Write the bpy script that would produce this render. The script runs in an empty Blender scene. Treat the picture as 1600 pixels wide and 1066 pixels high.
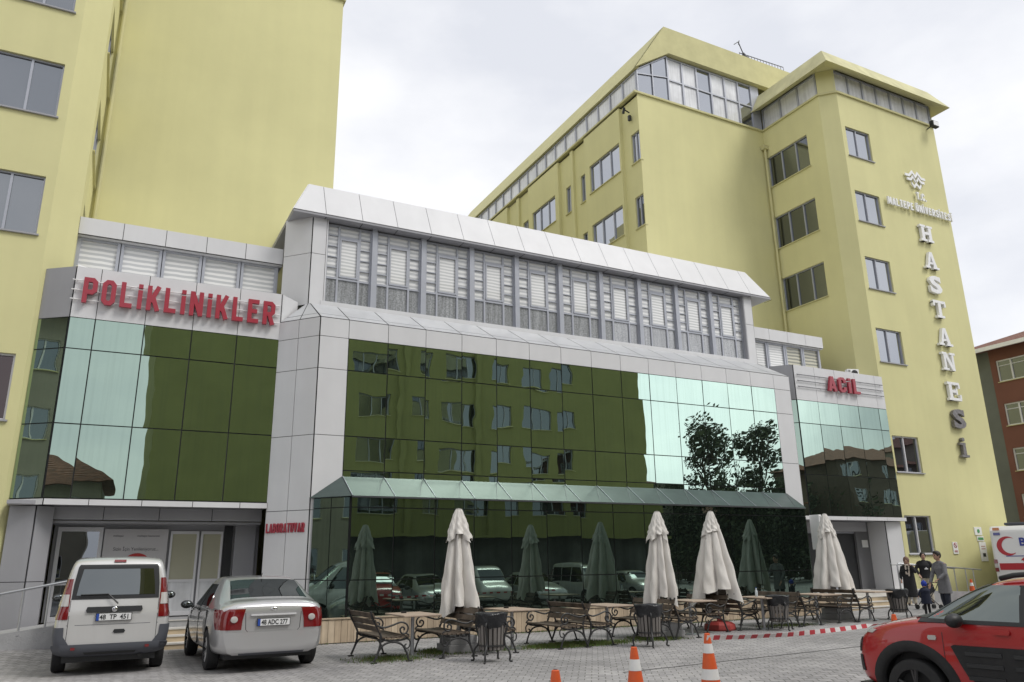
import bpy, bmesh, math, random
from math import sin, cos, pi, radians, sqrt
from mathutils import Vector, Matrix
from mathutils.bvhtree import BVHTree
random.seed(7)
SC = bpy.context.scene
COL = SC.collection
# ------------------------------------------------------------------ camera
cam_d = bpy.data.cameras.new('camera'); cam = bpy.data.objects.new('camera', cam_d); COL.objects.link(cam)
SC.camera = cam
PITCH, ROLL, AX = radians(16.13), radians(-0.85), radians(62.6)
cam_d.sensor_width = 36; cam_d.lens = 1210 / 1600 * 36; cam_d.clip_end = 2000; cam_d.clip_start = 0.05
_f = Vector((0, cos(PITCH), sin(PITCH))); _r = Vector((1, 0, 0)); _u = Vector((0, -sin(PITCH), cos(PITCH)))
_r2 = cos(ROLL) * _r + sin(ROLL) * _u; _u2 = -sin(ROLL) * _r + cos(ROLL) * _u
_B = Matrix(((sin(AX), cos(AX), 0), (sin(AX - pi / 2), cos(AX - pi / 2), 0), (0, 0, 1)))
_m = Matrix((_B @ _r2, _B @ _u2, _B @ (-_f))).transposed()
cam.matrix_world = Matrix.Translation((0, 0, 1.6)) @ _m.to_4x4()
# ------------------------------------------------------------------ sky, sun, exposure
SUN_EL, SUN_DIR = radians(52), Vector((0.62, -0.78, 0)).normalized()
W = bpy.data.worlds.new("World"); SC.world = W; W.use_nodes = True
nt = W.node_tree; nt.nodes.clear()
def N(t, **k):
    n = nt.nodes.new(t)
    for a, b in k.items(): setattr(n, a, b)
    return n
out = N('ShaderNodeOutputWorld'); sky = N('ShaderNodeTexSky')
sky.sky_type = 'NISHITA'; sky.sun_disc = False; sky.sun_elevation = SUN_EL
sky.sun_rotation = math.atan2(SUN_DIR.x, SUN_DIR.y)
bg1 = N('ShaderNodeBackground'); bg1.inputs[1].default_value = 0.1
nt.links.new(sky.outputs[0], bg1.inputs[0])
tc = N('ShaderNodeTexCoord'); mp = N('ShaderNodeMapping'); mp.inputs['Scale'].default_value = (1.6, 1.6, 3.2)
nt.links.new(tc.outputs['Generated'], mp.inputs[0])
no = N('ShaderNodeTexNoise'); no.inputs['Scale'].default_value = 1.5; no.inputs['Detail'].default_value = 7; no.inputs['Roughness'].default_value = .52
nt.links.new(mp.outputs[0], no.inputs['Vector'])
cr = N('ShaderNodeValToRGB'); e = cr.color_ramp.elements
e[0].position = .36; e[0].color = (.60, .615, .66, 1); e[1].position = .62; e[1].color = (.81, .81, .82, 1)
nt.links.new(no.outputs['Fac'], cr.inputs[0])
# brighter cloud where the sun stands behind it
dp = N('ShaderNodeVectorMath', operation='DOT_PRODUCT'); nrm = N('ShaderNodeVectorMath', operation='NORMALIZE')
nt.links.new(tc.outputs['Generated'], nrm.inputs[0]); nt.links.new(nrm.outputs[0], dp.inputs[0])
sd = Vector((SUN_DIR.x * cos(radians(13)), SUN_DIR.y * cos(radians(13)), sin(radians(13)))); dp.inputs[1].default_value = sd
mr = N('ShaderNodeMapRange'); mr.inputs['From Min'].default_value = .965; mr.inputs['From Max'].default_value = 1.0
mr.inputs['To Min'].default_value = 1.0; mr.inputs['To Max'].default_value = 2.3; mr.interpolation_type = 'SMOOTHSTEP'
nt.links.new(dp.outputs['Value'], mr.inputs['Value'])
bg2 = N('ShaderNodeBackground'); nt.links.new(cr.outputs[0], bg2.inputs[0]); nt.links.new(mr.outputs[0], bg2.inputs[1])
mx = N('ShaderNodeMixShader'); mx.inputs[0].default_value = .93
nt.links.new(bg1.outputs[0], mx.inputs[1]); nt.links.new(bg2.outputs[0], mx.inputs[2]); nt.links.new(mx.outputs[0], out.inputs[0])
sl = bpy.data.lights.new('sun', 'SUN'); sl.energy = 1.35; sl.angle = radians(20); sl.color = (1, .97, .92)
so = bpy.data.objects.new('sun', sl); COL.objects.link(so)
sv = Vector((SUN_DIR.x * cos(SUN_EL), SUN_DIR.y * cos(SUN_EL), sin(SUN_EL)))
so.rotation_euler = sv.to_track_quat('Z', 'Y').to_euler(); so.location = sv * 60
SC.view_settings.view_transform = 'Standard'; SC.view_settings.look = 'None'; SC.view_settings.exposure = 0.46; SC.view_settings.gamma = 1
# ------------------------------------------------------------------ materials
MATS = {}
def mat(name, col=(.5, .5, .5), rough=.6, metal=0, noise=None, bump=None, coat=0, spec=None, streak=None):
    """noise=(scale, amount) mottles the colour, streak=(scale, amount) vertical rain streaks, bump=(scale, strength)"""
    if name in MATS: return MATS[name]
    m = bpy.data.materials.new(name); m.use_nodes = True; t = m.node_tree; p = t.nodes['Principled BSDF']
    p.inputs['Base Color'].default_value = (*col, 1); p.inputs['Roughness'].default_value = rough; p.inputs['Metallic'].default_value = metal
    if coat: p.inputs['Coat Weight'].default_value = coat; p.inputs['Coat Roughness'].default_value = .03
    if spec is not None: p.inputs['Specular IOR Level'].default_value = spec
    co = t.nodes.new('ShaderNodeTexCoord')
    src = None
    def mixin(src, fac_socket, lo, hi):
        r = t.nodes.new('ShaderNodeMapRange'); r.inputs['From Min'].default_value = .3; r.inputs['From Max'].default_value = .7
        r.inputs['To Min'].default_value = lo; r.inputs['To Max'].default_value = hi
        t.links.new(fac_socket, r.inputs['Value'])
        mu = t.nodes.new('ShaderNodeMix'); mu.data_type = 'RGBA'; mu.blend_type = 'MULTIPLY'; mu.inputs[0].default_value = 1
        if src is None: mu.inputs[6].default_value = (*col, 1)
        else: t.links.new(src, mu.inputs[6])
        cb = t.nodes.new('ShaderNodeCombineColor')
        for i in range(3): t.links.new(r.outputs[0], cb.inputs[i])
        t.links.new(cb.outputs[0], mu.inputs[7])
        return mu.outputs[2]
    if noise:
        n = t.nodes.new('ShaderNodeTexNoise'); n.inputs['Scale'].default_value = noise[0]; n.inputs['Detail'].default_value = 6; n.inputs['Roughness'].default_value = .6
        t.links.new(co.outputs['Object'], n.inputs['Vector']); src = mixin(src, n.outputs['Fac'], 1 - noise[1], 1 + noise[1])
    if streak:
        mp_ = t.nodes.new('ShaderNodeMapping'); mp_.inputs['Scale'].default_value = (1, 1, .06); t.links.new(co.outputs['Object'], mp_.inputs[0])
        n = t.nodes.new('ShaderNodeTexNoise'); n.inputs['Scale'].default_value = streak[0]; n.inputs['Detail'].default_value = 4
        t.links.new(mp_.outputs[0], n.inputs['Vector']); src = mixin(src, n.outputs['Fac'], 1 - streak[1], 1 + streak[1] * .5)
    if src is not None: t.links.new(src, p.inputs['Base Color'])
    if bump:
        n = t.nodes.new('ShaderNodeTexNoise'); n.inputs['Scale'].default_value = bump[0]; n.inputs['Detail'].default_value = 4
        t.links.new(co.outputs['Object'], n.inputs['Vector'])
        b = t.nodes.new('ShaderNodeBump'); b.inputs['Strength'].default_value = bump[1]; b.inputs['Distance'].default_value = .02
        t.links.new(n.outputs['Fac'], b.inputs['Height']); t.links.new(b.outputs[0], p.inputs['Normal'])
    MATS[name] = m
    return m
def glass_mat(name, tint, base, wave=.02, wscale=.9, rough=.0, fac=.9, streak=0.):
    """coated reflective glazing: mirror-like tinted reflection over a dark body, gently wavy"""
    m = bpy.data.materials.new(name); m.use_nodes = True; t = m.node_tree; t.nodes.clear()
    o = t.nodes.new('ShaderNodeOutputMaterial'); g = t.nodes.new('ShaderNodeBsdfGlossy'); d = t.nodes.new('ShaderNodeBsdfDiffuse'); a = t.nodes.new('ShaderNodeMixShader')
    g.inputs['Color'].default_value = (*tint, 1); g.inputs['Roughness'].default_value = rough
    d.inputs['Color'].default_value = (*base, 1); a.inputs[0].default_value = fac
    co = t.nodes.new('ShaderNodeTexCoord'); n = t.nodes.new('ShaderNodeTexNoise'); n.inputs['Scale'].default_value = wscale; n.inputs['Detail'].default_value = 2; n.inputs['Roughness'].default_value = .4
    t.links.new(co.outputs['Object'], n.inputs['Vector'])
    b = t.nodes.new('ShaderNodeBump'); b.inputs['Strength'].default_value = 1; b.inputs['Distance'].default_value = wave
    t.links.new(n.outputs['Fac'], b.inputs['Height']); t.links.new(b.outputs[0], g.inputs['Normal'])
    if streak:
        mp_ = t.nodes.new('ShaderNodeMapping'); mp_.inputs['Scale'].default_value = (14, 14, .35); t.links.new(co.outputs['Object'], mp_.inputs[0])
        n2 = t.nodes.new('ShaderNodeTexNoise'); n2.inputs['Scale'].default_value = 1; n2.inputs['Detail'].default_value = 3; t.links.new(mp_.outputs[0], n2.inputs['Vector'])
        r = t.nodes.new('ShaderNodeMapRange'); r.inputs['From Min'].default_value = .45; r.inputs['From Max'].default_value = .75
        r.inputs['To Min'].default_value = fac; r.inputs['To Max'].default_value = fac - streak; t.links.new(n2.outputs['Fac'], r.inputs['Value']); t.links.new(r.outputs[0], a.inputs[0])
    t.links.new(d.outputs[0], a.inputs[1]); t.links.new(g.outputs[0], a.inputs[2]); t.links.new(a.outputs[0], o.inputs[0])
    MATS[name] = m
    return m
def blind_mat(name, c1, c2, n_per_m, rough=.5):
    """striped roller blind behind a pane"""
    m = bpy.data.materials.new(name); m.use_nodes = True; t = m.node_tree; p = t.nodes['Principled BSDF']; p.inputs['Roughness'].default_value = rough
    p.inputs['Coat Weight'].default_value = .8; p.inputs['Coat Roughness'].default_value = .02
    co = t.nodes.new('ShaderNodeTexCoord'); s = t.nodes.new('ShaderNodeSeparateXYZ'); t.links.new(co.outputs['Object'], s.inputs[0])
    n = t.nodes.new('ShaderNodeTexNoise'); n.inputs['Scale'].default_value = 2.2; t.links.new(co.outputs['Object'], n.inputs['Vector'])
    mu = t.nodes.new('ShaderNodeMath'); mu.operation = 'MULTIPLY_ADD'; mu.inputs[1].default_value = .05; t.links.new(n.outputs['Fac'], mu.inputs[0]); t.links.new(s.outputs['Z'], mu.inputs[2])
    m2 = t.nodes.new('ShaderNodeMath'); m2.operation = 'MULTIPLY'; m2.inputs[1].default_value = n_per_m * 2 * pi; t.links.new(mu.outputs[0], m2.inputs[0])
    m3 = t.nodes.new('ShaderNodeMath'); m3.operation = 'SINE'; t.links.new(m2.outputs[0], m3.inputs[0])
    r = t.nodes.new('ShaderNodeMapRange'); r.inputs['From Min'].default_value = -.5; r.inputs['From Max'].default_value = .6; r.interpolation_type = 'SMOOTHSTEP'; t.links.new(m3.outputs[0], r.inputs['Value'])
    mx_ = t.nodes.new('ShaderNodeMix'); mx_.data_type = 'RGBA'; mx_.inputs[6].default_value = (*c1, 1); mx_.inputs[7].default_value = (*c2, 1)
    t.links.new(r.outputs[0], mx_.inputs[0]); t.links.new(mx_.outputs[2], p.inputs['Base Color'])
    MATS[name] = m
    return m
M_YEL = mat('yellow render', (.655, .625, .335), .85, noise=(.35, .05), bump=(60, .12), streak=(2.2, .028), spec=.2)
M_YELD = mat('yellow render edge', (.56, .53, .29), .85, noise=(1.5, .08), spec=.2)
M_STAIN = mat('yellow eaves render stained', (.57, .545, .33), .85, noise=(1.1, .13), streak=(2, .1), spec=.2)
M_ACP = mat('white composite panel', (.67, .67, .68), .32, noise=(.8, .04), streak=(2.5, .03), spec=.4)
M_ACPG = mat('grey composite panel', (.34, .34, .36), .35, noise=(.8, .05), streak=(2.5, .04), spec=.4)
M_ROOFP = mat('light grey weathered panel', (.46, .47, .485), .42, noise=(1.2, .07), spec=.4)
M_JOINT = mat('dark joint', (.03, .03, .032), .8)
M_ALU = mat('grey aluminium', (.40, .415, .46), .4, metal=.25, noise=(3, .05))
M_GRYSHADE = mat('grey panel darkened for shade', (.17, .17, .18), .5, noise=(1, .08))  # shade of the right entrance recess put into the panel colour
M_ALUD = mat('dark grey frame', (.16, .165, .18), .45, metal=.2)
M_WFR = mat('white pvc frame', (.66, .66, .68), .4)
M_DARK = mat('dark interior', (.03, .031, .033), .8, noise=(2, .3))
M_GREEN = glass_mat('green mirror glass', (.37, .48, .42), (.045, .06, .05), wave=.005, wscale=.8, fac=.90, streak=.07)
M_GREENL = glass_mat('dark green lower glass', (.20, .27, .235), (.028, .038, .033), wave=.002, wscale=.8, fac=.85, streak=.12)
M_CANOPY = mat('green canopy glass', (.066, .090, .085), .35, noise=(1.5, .2), spec=.25)
M_SKYG = glass_mat('sky reflecting window glass', (.53, .55, .585), (.08, .084, .09), wave=.003, wscale=.8, fac=.82)
M_DIMG = glass_mat('dim window glass', (.26, .28, .31), (.03, .033, .036), wave=.003, wscale=.8, fac=.8)
M_DKG = glass_mat('dark window pane', (.12, .10, .10), (.012, .01, .011), wave=.003, wscale=.8, fac=.8)
M_MIDG = glass_mat('grey window glass', (.33, .345, .36), (.08, .083, .09), wave=.003, wscale=.8, fac=.75)
M_PALE = mat('pale pane for curtain and painted sky reflection', (.68, .69, .71), .45, noise=(1.2, .16), streak=(9, .16), coat=1)  # curtains below; on the top floors the paleness paints in mirrored sky
M_BLIND = blind_mat('striped blind behind pane', (.50, .51, .52), (.78, .78, .77), 7.5)
M_BLINDW = blind_mat('bright striped blind', (.56, .57, .57), (.80, .80, .79), 10)
M_BLINDB = blind_mat('beige striped blind', (.20, .20, .16), (.52, .50, .38), 7.5)
M_YELSHADE = mat('yellow render darkened for shade', (.30, .30, .12), .9, noise=(.5, .08), spec=.2)  # same yellow as the hospital, its backlit shade put into the colour
M_STEEL = mat('polished steel tube', (.45, .46, .48), .38, metal=.8)
M_RED = mat('red sign letters', (.36, .028, .05), .35, coat=.2)
M_WHITE = mat('white paint', (.82, .82, .82), .45, noise=(3, .03))
M_IRON = mat('black cast iron', (.028, .028, .029), .45, noise=(8, .25))
M_WOOD = mat('weathered bench slat', (.095, .07, .05), .65, noise=(6, .35), streak=(10, .3), bump=(40, .3))
M_CONC = mat('grey concrete', (.33, .33, .335), .85, noise=(2.5, .14), bump=(30, .3))
M_STONE = mat('beige step stone', (.50, .40, .27), .7, noise=(3, .12))
M_STONEW = mat('pale stair nosing', (.58, .56, .52), .6, noise=(3, .08))
M_TYRE = mat('black rubber', (.022, .022, .023), .85, noise=(10, .2))
M_BLACK = mat('black plastic', (.02, .021, .023), .5)
# ------------------------------------------------------------------ mesh helpers
class MB:
    def __init__(s): s.v = []; s.f = []; s.m = []
    def face(s, pts, mi=0):
        b = len(s.v); s.v += [tuple(p) for p in pts]; s.f.append(tuple(range(b, b + len(pts)))); s.m.append(mi)
    def box(s, x0, y0, z0, x1, y1, z1, mi=0, bev=0):
        x0, x1 = min(x0, x1), max(x0, x1); y0, y1 = min(y0, y1), max(y0, y1); z0, z1 = min(z0, z1), max(z0, z1)
        b = len(s.v)
        s.v += [(x0, y0, z0), (x1, y0, z0), (x1, y1, z0), (x0, y1, z0), (x0, y0, z1), (x1, y0, z1), (x1, y1, z1), (x0, y1, z1)]
        for q in ((0, 3, 2, 1), (4, 5, 6, 7), (0, 1, 5, 4), (1, 2, 6, 5), (2, 3, 7, 6), (3, 0, 4, 7)):
            s.f.append(tuple(b + i for i in q)); s.m.append(mi)
        return s
    def prism(s, poly, d, mi=0):
        """poly: list of 3-D points (planar), extruded by vector d"""
        n = len(poly); b = len(s.v); d = Vector(d)
        s.v += [tuple(p) for p in poly] + [tuple(Vector(p) + d) for p in poly]
        s.f.append(tuple(b + i for i in range(n))[::-1]); s.m.append(mi); s.f.append(tuple(b + n + i for i in range(n))); s.m.append(mi)
        for i in range(n):
            j = (i + 1) % n; s.f.append((b + i, b + j, b + n + j, b + n + i)); s.m.append(mi)
        return s
    def tube(s, pts, r, n=8, mi=0, cap=True, flat=None):
        """round bar through pts; r number or list; flat=(axis Vector, factor) squashes it"""
        P = [Vector(p) for p in pts]; R = r if isinstance(r, (list, tuple)) else [r] * len(P)
        b = len(s.v); T = []
        for i in range(len(P)):
            a = P[max(i - 1, 0)]; c = P[min(i + 1, len(P) - 1)]; T.append((c - a).normalized() if (c - a).length > 1e-9 else Vector((0, 0, 1)))
        u = T[0].orthogonal().normalized()
        for i, p in enumerate(P):
            u = (u - T[i] * u.dot(T[i])); u = u.normalized() if u.length > 1e-6 else T[i].orthogonal().normalized()
            w = T[i].cross(u)
            for k in range(n):
                a = 2 * pi * k / n; q = (u * cos(a) + w * sin(a)) * R[i]
                if flat: q -= flat[0] * (q.dot(flat[0]) * (1 - flat[1]))
                s.v.append(tuple(p + q))
        for i in range(len(P) - 1):
            for k in range(n):
                s.f.append((b + i * n + k, b + i * n + (k + 1) % n, b + (i + 1) * n + (k + 1) % n, b + (i + 1) * n + k)); s.m.append(mi)
        if cap:
            s.f.append(tuple(b + k for k in range(n))[::-1]); s.m.append(mi)
            s.f.append(tuple(b + (len(P) - 1) * n + k for k in range(n))); s.m.append(mi)
        return s
    def lathe(s, prof, c=(0, 0, 0), n=24, mi=0, axis='z', cap=True):
        """prof: list of (radius, height)"""
        b = len(s.v)
        for r, h in prof:
            for k in range(n):
                a = 2 * pi * k / n; x, y, z = r * cos(a), r * sin(a), h
                if axis == 'y': x, y, z = x, z, y
                if axis == 'x': x, y, z = z, x, y
                s.v.append((c[0] + x, c[1] + y, c[2] + z))
        for i in range(len(prof) - 1):
            for k in range(n):
                s.f.append((b + i * n + k, b + i * n + (k + 1) % n, b + (i + 1) * n + (k + 1) % n, b + (i + 1) * n + k)); s.m.append(mi)
        if cap:
            s.f.append(tuple(b + k for k in range(n))[::-1]); s.m.append(mi)
            s.f.append(tuple(b + (len(prof) - 1) * n + k for k in range(n))); s.m.append(mi)
        return s
    def ell(s, c, r, n=14, m=9, mi=0):
        """ellipsoid"""
        b = len(s.v); c = Vector(c)
        for i in range(m + 1):
            t = pi * i / m
            for k in range(n):
                a = 2 * pi * k / n
                s.v.append((c.x + r[0] * sin(t) * cos(a), c.y + r[1] * sin(t) * sin(a), c.z + r[2] * cos(t)))
        for i in range(m):
            for k in range(n):
                s.f.append((b + i * n + k, b + (i + 1) * n + k, b + (i + 1) * n + (k + 1) % n, b + i * n + (k + 1) % n)); s.m.append(mi)
        return s
    def build(s, name, mats, parent=None, smooth=False, weld=False, fix=True, bevel=0):
        me = bpy.data.meshes.new(name); me.from_pydata(s.v, [], s.f)
        if not isinstance(mats, (list, tuple)): mats = [mats]
        for m in mats: me.materials.append(m)
        me.polygons.foreach_set('material_index', s.m)
        bm = bmesh.new(); bm.from_mesh(me)
        if weld: bmesh.ops.remove_doubles(bm, verts=bm.verts, dist=1e-4)
        bmesh.ops.dissolve_degenerate(bm, dist=1e-6, edges=bm.edges)
        if fix: bmesh.ops.recalc_face_normals(bm, faces=bm.faces)
        if bevel:
            ed = [x for x in bm.edges if len(x.link_faces) == 2 and x.calc_face_angle(0) > .6]
            bmesh.ops.bevel(bm, geom=ed, offset=bevel, segments=2, affect='EDGES', profile=.6, clamp_overlap=True)
        bm.to_mesh(me); bm.free()
        if smooth is True: me.polygons.foreach_set('use_smooth', [True] * len(me.polygons))
        elif smooth: me.polygons.foreach_set('use_smooth', [True] * len(me.polygons)); me.set_sharp_from_angle(angle=smooth)
        o = bpy.data.objects.new(name, me); COL.objects.link(o)
        if parent: o.parent = parent; o.matrix_parent_inverse = Matrix()
        return o
def tag(o, label=None, cat=None, group=None, kind=None):
    if label: o['label'] = label
    if cat: o['category'] = cat
    if group: o['group'] = group
    if kind: o['kind'] = kind
    return o
def thing(name, label, cat, loc=(0, 0, 0), rz=0, group=None, sc=1):
    o = bpy.data.objects.new(name, None); COL.objects.link(o); o.location = loc; o.rotation_euler = (0, 0, rz); o.scale = (sc, sc, sc)
    o.empty_display_size = .2
    return tag(o, label, cat, group)
def kids(o): return [c for c in bpy.data.objects if c.parent == o]
def dup(o, loc=None, rz=None, label=None, parent=None):
    c = o.copy(); COL.objects.link(c)
    if parent: c.parent = parent
    if loc is not None: c.location = loc
    if rz is not None: c.rotation_euler = (0, 0, rz)
    if label: c['label'] = label
    for k in kids(o): dup(k, parent=c)
    return c
def evaluated(o, name=None):
    """bake the modifiers of o into a new mesh"""
    dg = bpy.context.evaluated_depsgraph_get(); dg.update(); me = bpy.data.meshes.new_from_object(o.evaluated_get(dg)); o.modifiers.clear(); o.data = me
    return me
def text_into(mb, s, cx, z, size, face_y, depth, mi=0, xs=1, bold=0., align='CENTER', fit=None, origin=None, U=None, V=None, Nn=None, sp=1):
    """raised lettering. default: in a plane facing -Y at y=face_y; else origin+U*x+V*y with normal Nn"""
    cu = bpy.data.curves.new('t', 'FONT'); cu.body = s; cu.size = size; cu.extrude = depth / 2; cu.offset = bold; cu.align_x = align; cu.resolution_u = 3; cu.space_character = sp
    ob = bpy.data.objects.new('t', cu); COL.objects.link(ob)
    dg = bpy.context.evaluated_depsgraph_get(); dg.update(); me = bpy.data.meshes.new_from_object(ob.evaluated_get(dg))
    if U is None: origin = Vector((cx, face_y, z)); U = Vector((1, 0, 0)); V = Vector((0, 0, 1)); Nn = Vector((0, -1, 0))
    if fit:
        w_ = [v.co.x for v in me.vertices]; xs = fit / (max(w_) - min(w_))
    b = len(mb.v)
    mb.v += [tuple(Vector(origin) + U * (v.co.x * xs) + V * v.co.y + Nn * (v.co.z + depth / 2)) for v in me.vertices]
    for p in me.polygons: mb.f.append(tuple(b + i for i in p.vertices)); mb.m.append(mi)
    bpy.data.objects.remove(ob); bpy.data.curves.remove(cu); bpy.data.meshes.remove(me)
def panels(front, back, a, b_, c, d, us, vs, gap=.015, t=.02, jit=0., mi=0, bi=0, tri=False):
    """panelled quad a(lower left) b(lower right) c(upper right) d(upper left); us/vs are cut positions 0..1; panels stand t in front of a dark backing"""
    a, b_, c, d = map(Vector, (a, b_, c, d)); n = (b_ - a).cross(d - a).normalized()
    P = lambda u, v: (a * (1 - u) + b_ * u) * (1 - v) + (d * (1 - u) + c * u) * v
    if back is not None: back.prism([P(0, 0), P(1, 0), P(1, 1), P(0, 1)], -n * .03, bi)
    for i in range(len(us) - 1):
        for j in range(len(vs) - 1):
            q = [P(us[i], vs[j]), P(us[i + 1], vs[j]), P(us[i + 1], vs[j + 1]), P(us[i], vs[j + 1])]
            if (q[0] - q[1]).length < gap * 2 and (q[2] - q[3]).length < gap * 2: continue
            ce = sum(q, Vector()) / 4; r = []
            for k in range(4):
                e1 = (q[(k + 1) % 4] - q[k]); e2 = (q[k - 1] - q[k])
                r.append(q[k] + (e1.normalized() + e2.normalized()) * gap * .5 if e1.length > 1e-6 and e2.length > 1e-6 else q[k])
            if jit:
                o_ = [random.uniform(-jit, jit) for _ in range(3)]
                r = [r[0] + n * (t + o_[0]), r[1] + n * (t + o_[1]), r[2] + n * (t + o_[1] + o_[2] - o_[0]), r[3] + n * (t + o_[2])]
            else: r = [p + n * t for p in r]
            front.prism([p - n * (t * .98) for p in r], n * t, mi)
def lin(n): return [i / n for i in range(n + 1)]
def wall(mb, o, u, nrm, ulen, z0, z1, holes, depth=.14, mi=0, ri=0):
    """upright wall from o along unit u, outward normal nrm, with recessed openings (u0,u1,za,zb)"""
    o = Vector(o); u = Vector(u); nrm = Vector(nrm)
    us = sorted({0, ulen, *[h[0] for h in holes], *[h[1] for h in holes]}); zs = sorted({z0, z1, *[h[2] for h in holes], *[h[3] for h in holes]})
    P = lambda a, z, d=0: o + u * a + Vector((0, 0, z)) - nrm * d
    for i in range(len(us) - 1):
        for j in range(len(zs) - 1):
            mu, mz = (us[i] + us[i + 1]) / 2, (zs[j] + zs[j + 1]) / 2
            if any(h[0] < mu < h[1] and h[2] < mz < h[3] for h in holes): continue
            mb.face([P(us[i], zs[j]), P(us[i + 1], zs[j]), P(us[i + 1], zs[j + 1]), P(us[i], zs[j + 1])], mi)
    for h in holes:
        a0, a1, b0, b1 = h
        for q in (((a0, b0), (a1, b0)), ((a1, b0), (a1, b1)), ((a1, b1), (a0, b1)), ((a0, b1), (a0, b0))):
            mb.face([P(*q[0]), P(*q[1]), P(*q[1], depth), P(*q[0], depth)], ri)
def window(parent, o, u, nrm, h, cuts, frame=M_ALU, panes=(None,), depth=.12, fw=.045, sill=True, transom=None, sillmat=None, single=False):
    """a window in opening h=(u0,u1,z0,z1) of the wall at o; cuts = inner mullion positions 0..1; a frame part with a sub-part pane"""
    o = Vector(o); u = Vector(u); nrm = Vector(nrm); a0, a1, b0, b1 = h
    F = MB(); G = MB()
    def bar(mb, x0, x1, zz0, zz1, d0, d1, mi=0):
        mb.prism([o + u * x0 + Vector((0, 0, zz0)) - nrm * d1, o + u * x1 + Vector((0, 0, zz0)) - nrm * d1, o + u * x1 + Vector((0, 0, zz1)) - nrm * d1, o + u * x0 + Vector((0, 0, zz1)) - nrm * d1], nrm * (d1 - d0), mi)
    bar(F, a0, a1, b0, b0 + fw, depth - .05, depth + .02); bar(F, a0, a1, b1 - fw, b1, depth - .05, depth + .02)
    bar(F, a0, a0 + fw, b0 + fw, b1 - fw, depth - .052, depth + .02); bar(F, a1 - fw, a1, b0 + fw, b1 - fw, depth - .052, depth + .02)
    xs = [a0] + [a0 + (a1 - a0) * c for c in cuts] + [a1]
    for x in xs[1:-1]: bar(F, x - fw * .6, x + fw * .6, b0 + fw, b1 - fw, depth - .056, depth + .02)
    if transom: bar(F, a0 + fw, a1 - fw, b0 + (b1 - b0) * transom - .02, b0 + (b1 - b0) * transom + .02, depth - .048, depth + .02)
    if sill: bar(F, a0 - .05, a1 + .05, b0 - .035, b0 + .004, -.06, depth, 1)
    f = F.build('window', [frame, sillmat or M_YELD], parent)
    ps = panes if len(panes) >= len(xs) - 1 else [panes[0]] * (len(xs) - 1); ms = []
    for i in range(len(xs) - 1):
        m = ps[i] or M_SKYG
        if m not in ms: ms.append(m)
        j = random.uniform(-.006, .006); k = random.uniform(-.006, .006)
        P = lambda x, z, d: o + u * x + Vector((0, 0, z)) - nrm * d
        G.face([P(xs[i], b0, depth + j), P(xs[i + 1], b0, depth - j), P(xs[i + 1], b1, depth - j + k), P(xs[i], b1, depth + j + k)], ms.index(m))
    G.build('pane', ms, f, fix=False)
    return f
X_, Y_, Z_ = Vector((1, 0, 0)), Vector((0, 1, 0)), Vector((0, 0, 1))

# ---- bold condensed block capitals drawn as mitred strokes (height 1)
_T = .085
GL = {'M': (.62, [[(_T, 0), (_T, 1)], [(.535, 0), (.535, 1)], [(.09, .98), (.31, .25), (.53, .98)]]), 'S': (.5, [[(.42, .74), (.40, .84), (.32, .915), (.18, .915), (_T, .82), (_T, .66), (.18, .56), (.32, .45), (.415, .34), (.415, .18), (.32, .085), (.18, .085), (.09, .17), (.08, .28)]]),
      'İ': (.17, [[(_T, 0), (_T, .98)], [(_T, 1.08), (_T, 1.24)]]), 'Ü': (.5, [[(_T, .98), (_T, .19), (.18, .085), (.32, .085), (.415, .19), (.415, .98)], [(.13, 1.06), (.13, 1.2)], [(.37, 1.06), (.37, 1.2)]]), ' ': (.1, []), '.': (.17, [[(_T, 0), (_T, .17)]]), 'P': (.5, [[(_T, 0), (_T, 1)], [(_T, .915), (.33, .915), (.415, .83), (.415, .52), (.33, .435), (_T, .435)]]), 'O': (.5, [[(_T, .19), (_T, .81), (.18, .915), (.32, .915), (.415, .81), (.415, .19), (.32, .085), (.18, .085), (_T, .19), 'c']]),
      'L': (.46, [[(_T, 1), (_T, .085), (.45, .085)]]), 'i': (.17, [[(_T, 0), (_T, .76)], [(_T, .84), (_T, 1)]]), 'K': (.5, [[(_T, 0), (_T, 1)], [(.15, .34), (.42, 1)], [(.22, .56), (.43, 0)]]),
      'N': (.52, [[(_T, 0), (_T, 1)], [(.435, 0), (.435, 1)], [(.08, .98), (.44, .02)]]), 'E': (.47, [[(.46, .915), (_T, .915), (_T, .085), (.46, .085)], [(_T, .5), (.39, .5)]]),
      'R': (.51, [[(_T, 0), (_T, 1)], [(_T, .915), (.33, .915), (.415, .83), (.415, .54), (.33, .455), (_T, .455)], [(.26, .45), (.42, 0)]]), 'A': (.54, [[(.075, 0), (.27, .97)], [(.465, 0), (.27, .97)], [(.14, .25), (.40, .25)]]),
      'C': (.5, [[(.415, .64), (.415, .81), (.32, .915), (.18, .915), (_T, .81), (_T, .19), (.18, .085), (.32, .085), (.415, .19), (.415, .36)]]), 'T': (.46, [[(0, .915), (.46, .915)], [(.23, 0), (.23, .9)]]),
      'U': (.5, [[(_T, 1), (_T, .19), (.18, .085), (.32, .085), (.415, .19), (.415, 1)]]), 'V': (.52, [[(.07, 1), (.26, .03)], [(.45, 1), (.26, .03)]]),
      'B': (.5, [[(_T, 0), (_T, 1)], [(_T, .915), (.31, .915), (.40, .83), (.40, .6), (.31, .51), (_T, .51)], [(_T, .50), (.33, .50), (.415, .42), (.415, .17), (.33, .085), (_T, .085)]])}
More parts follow.
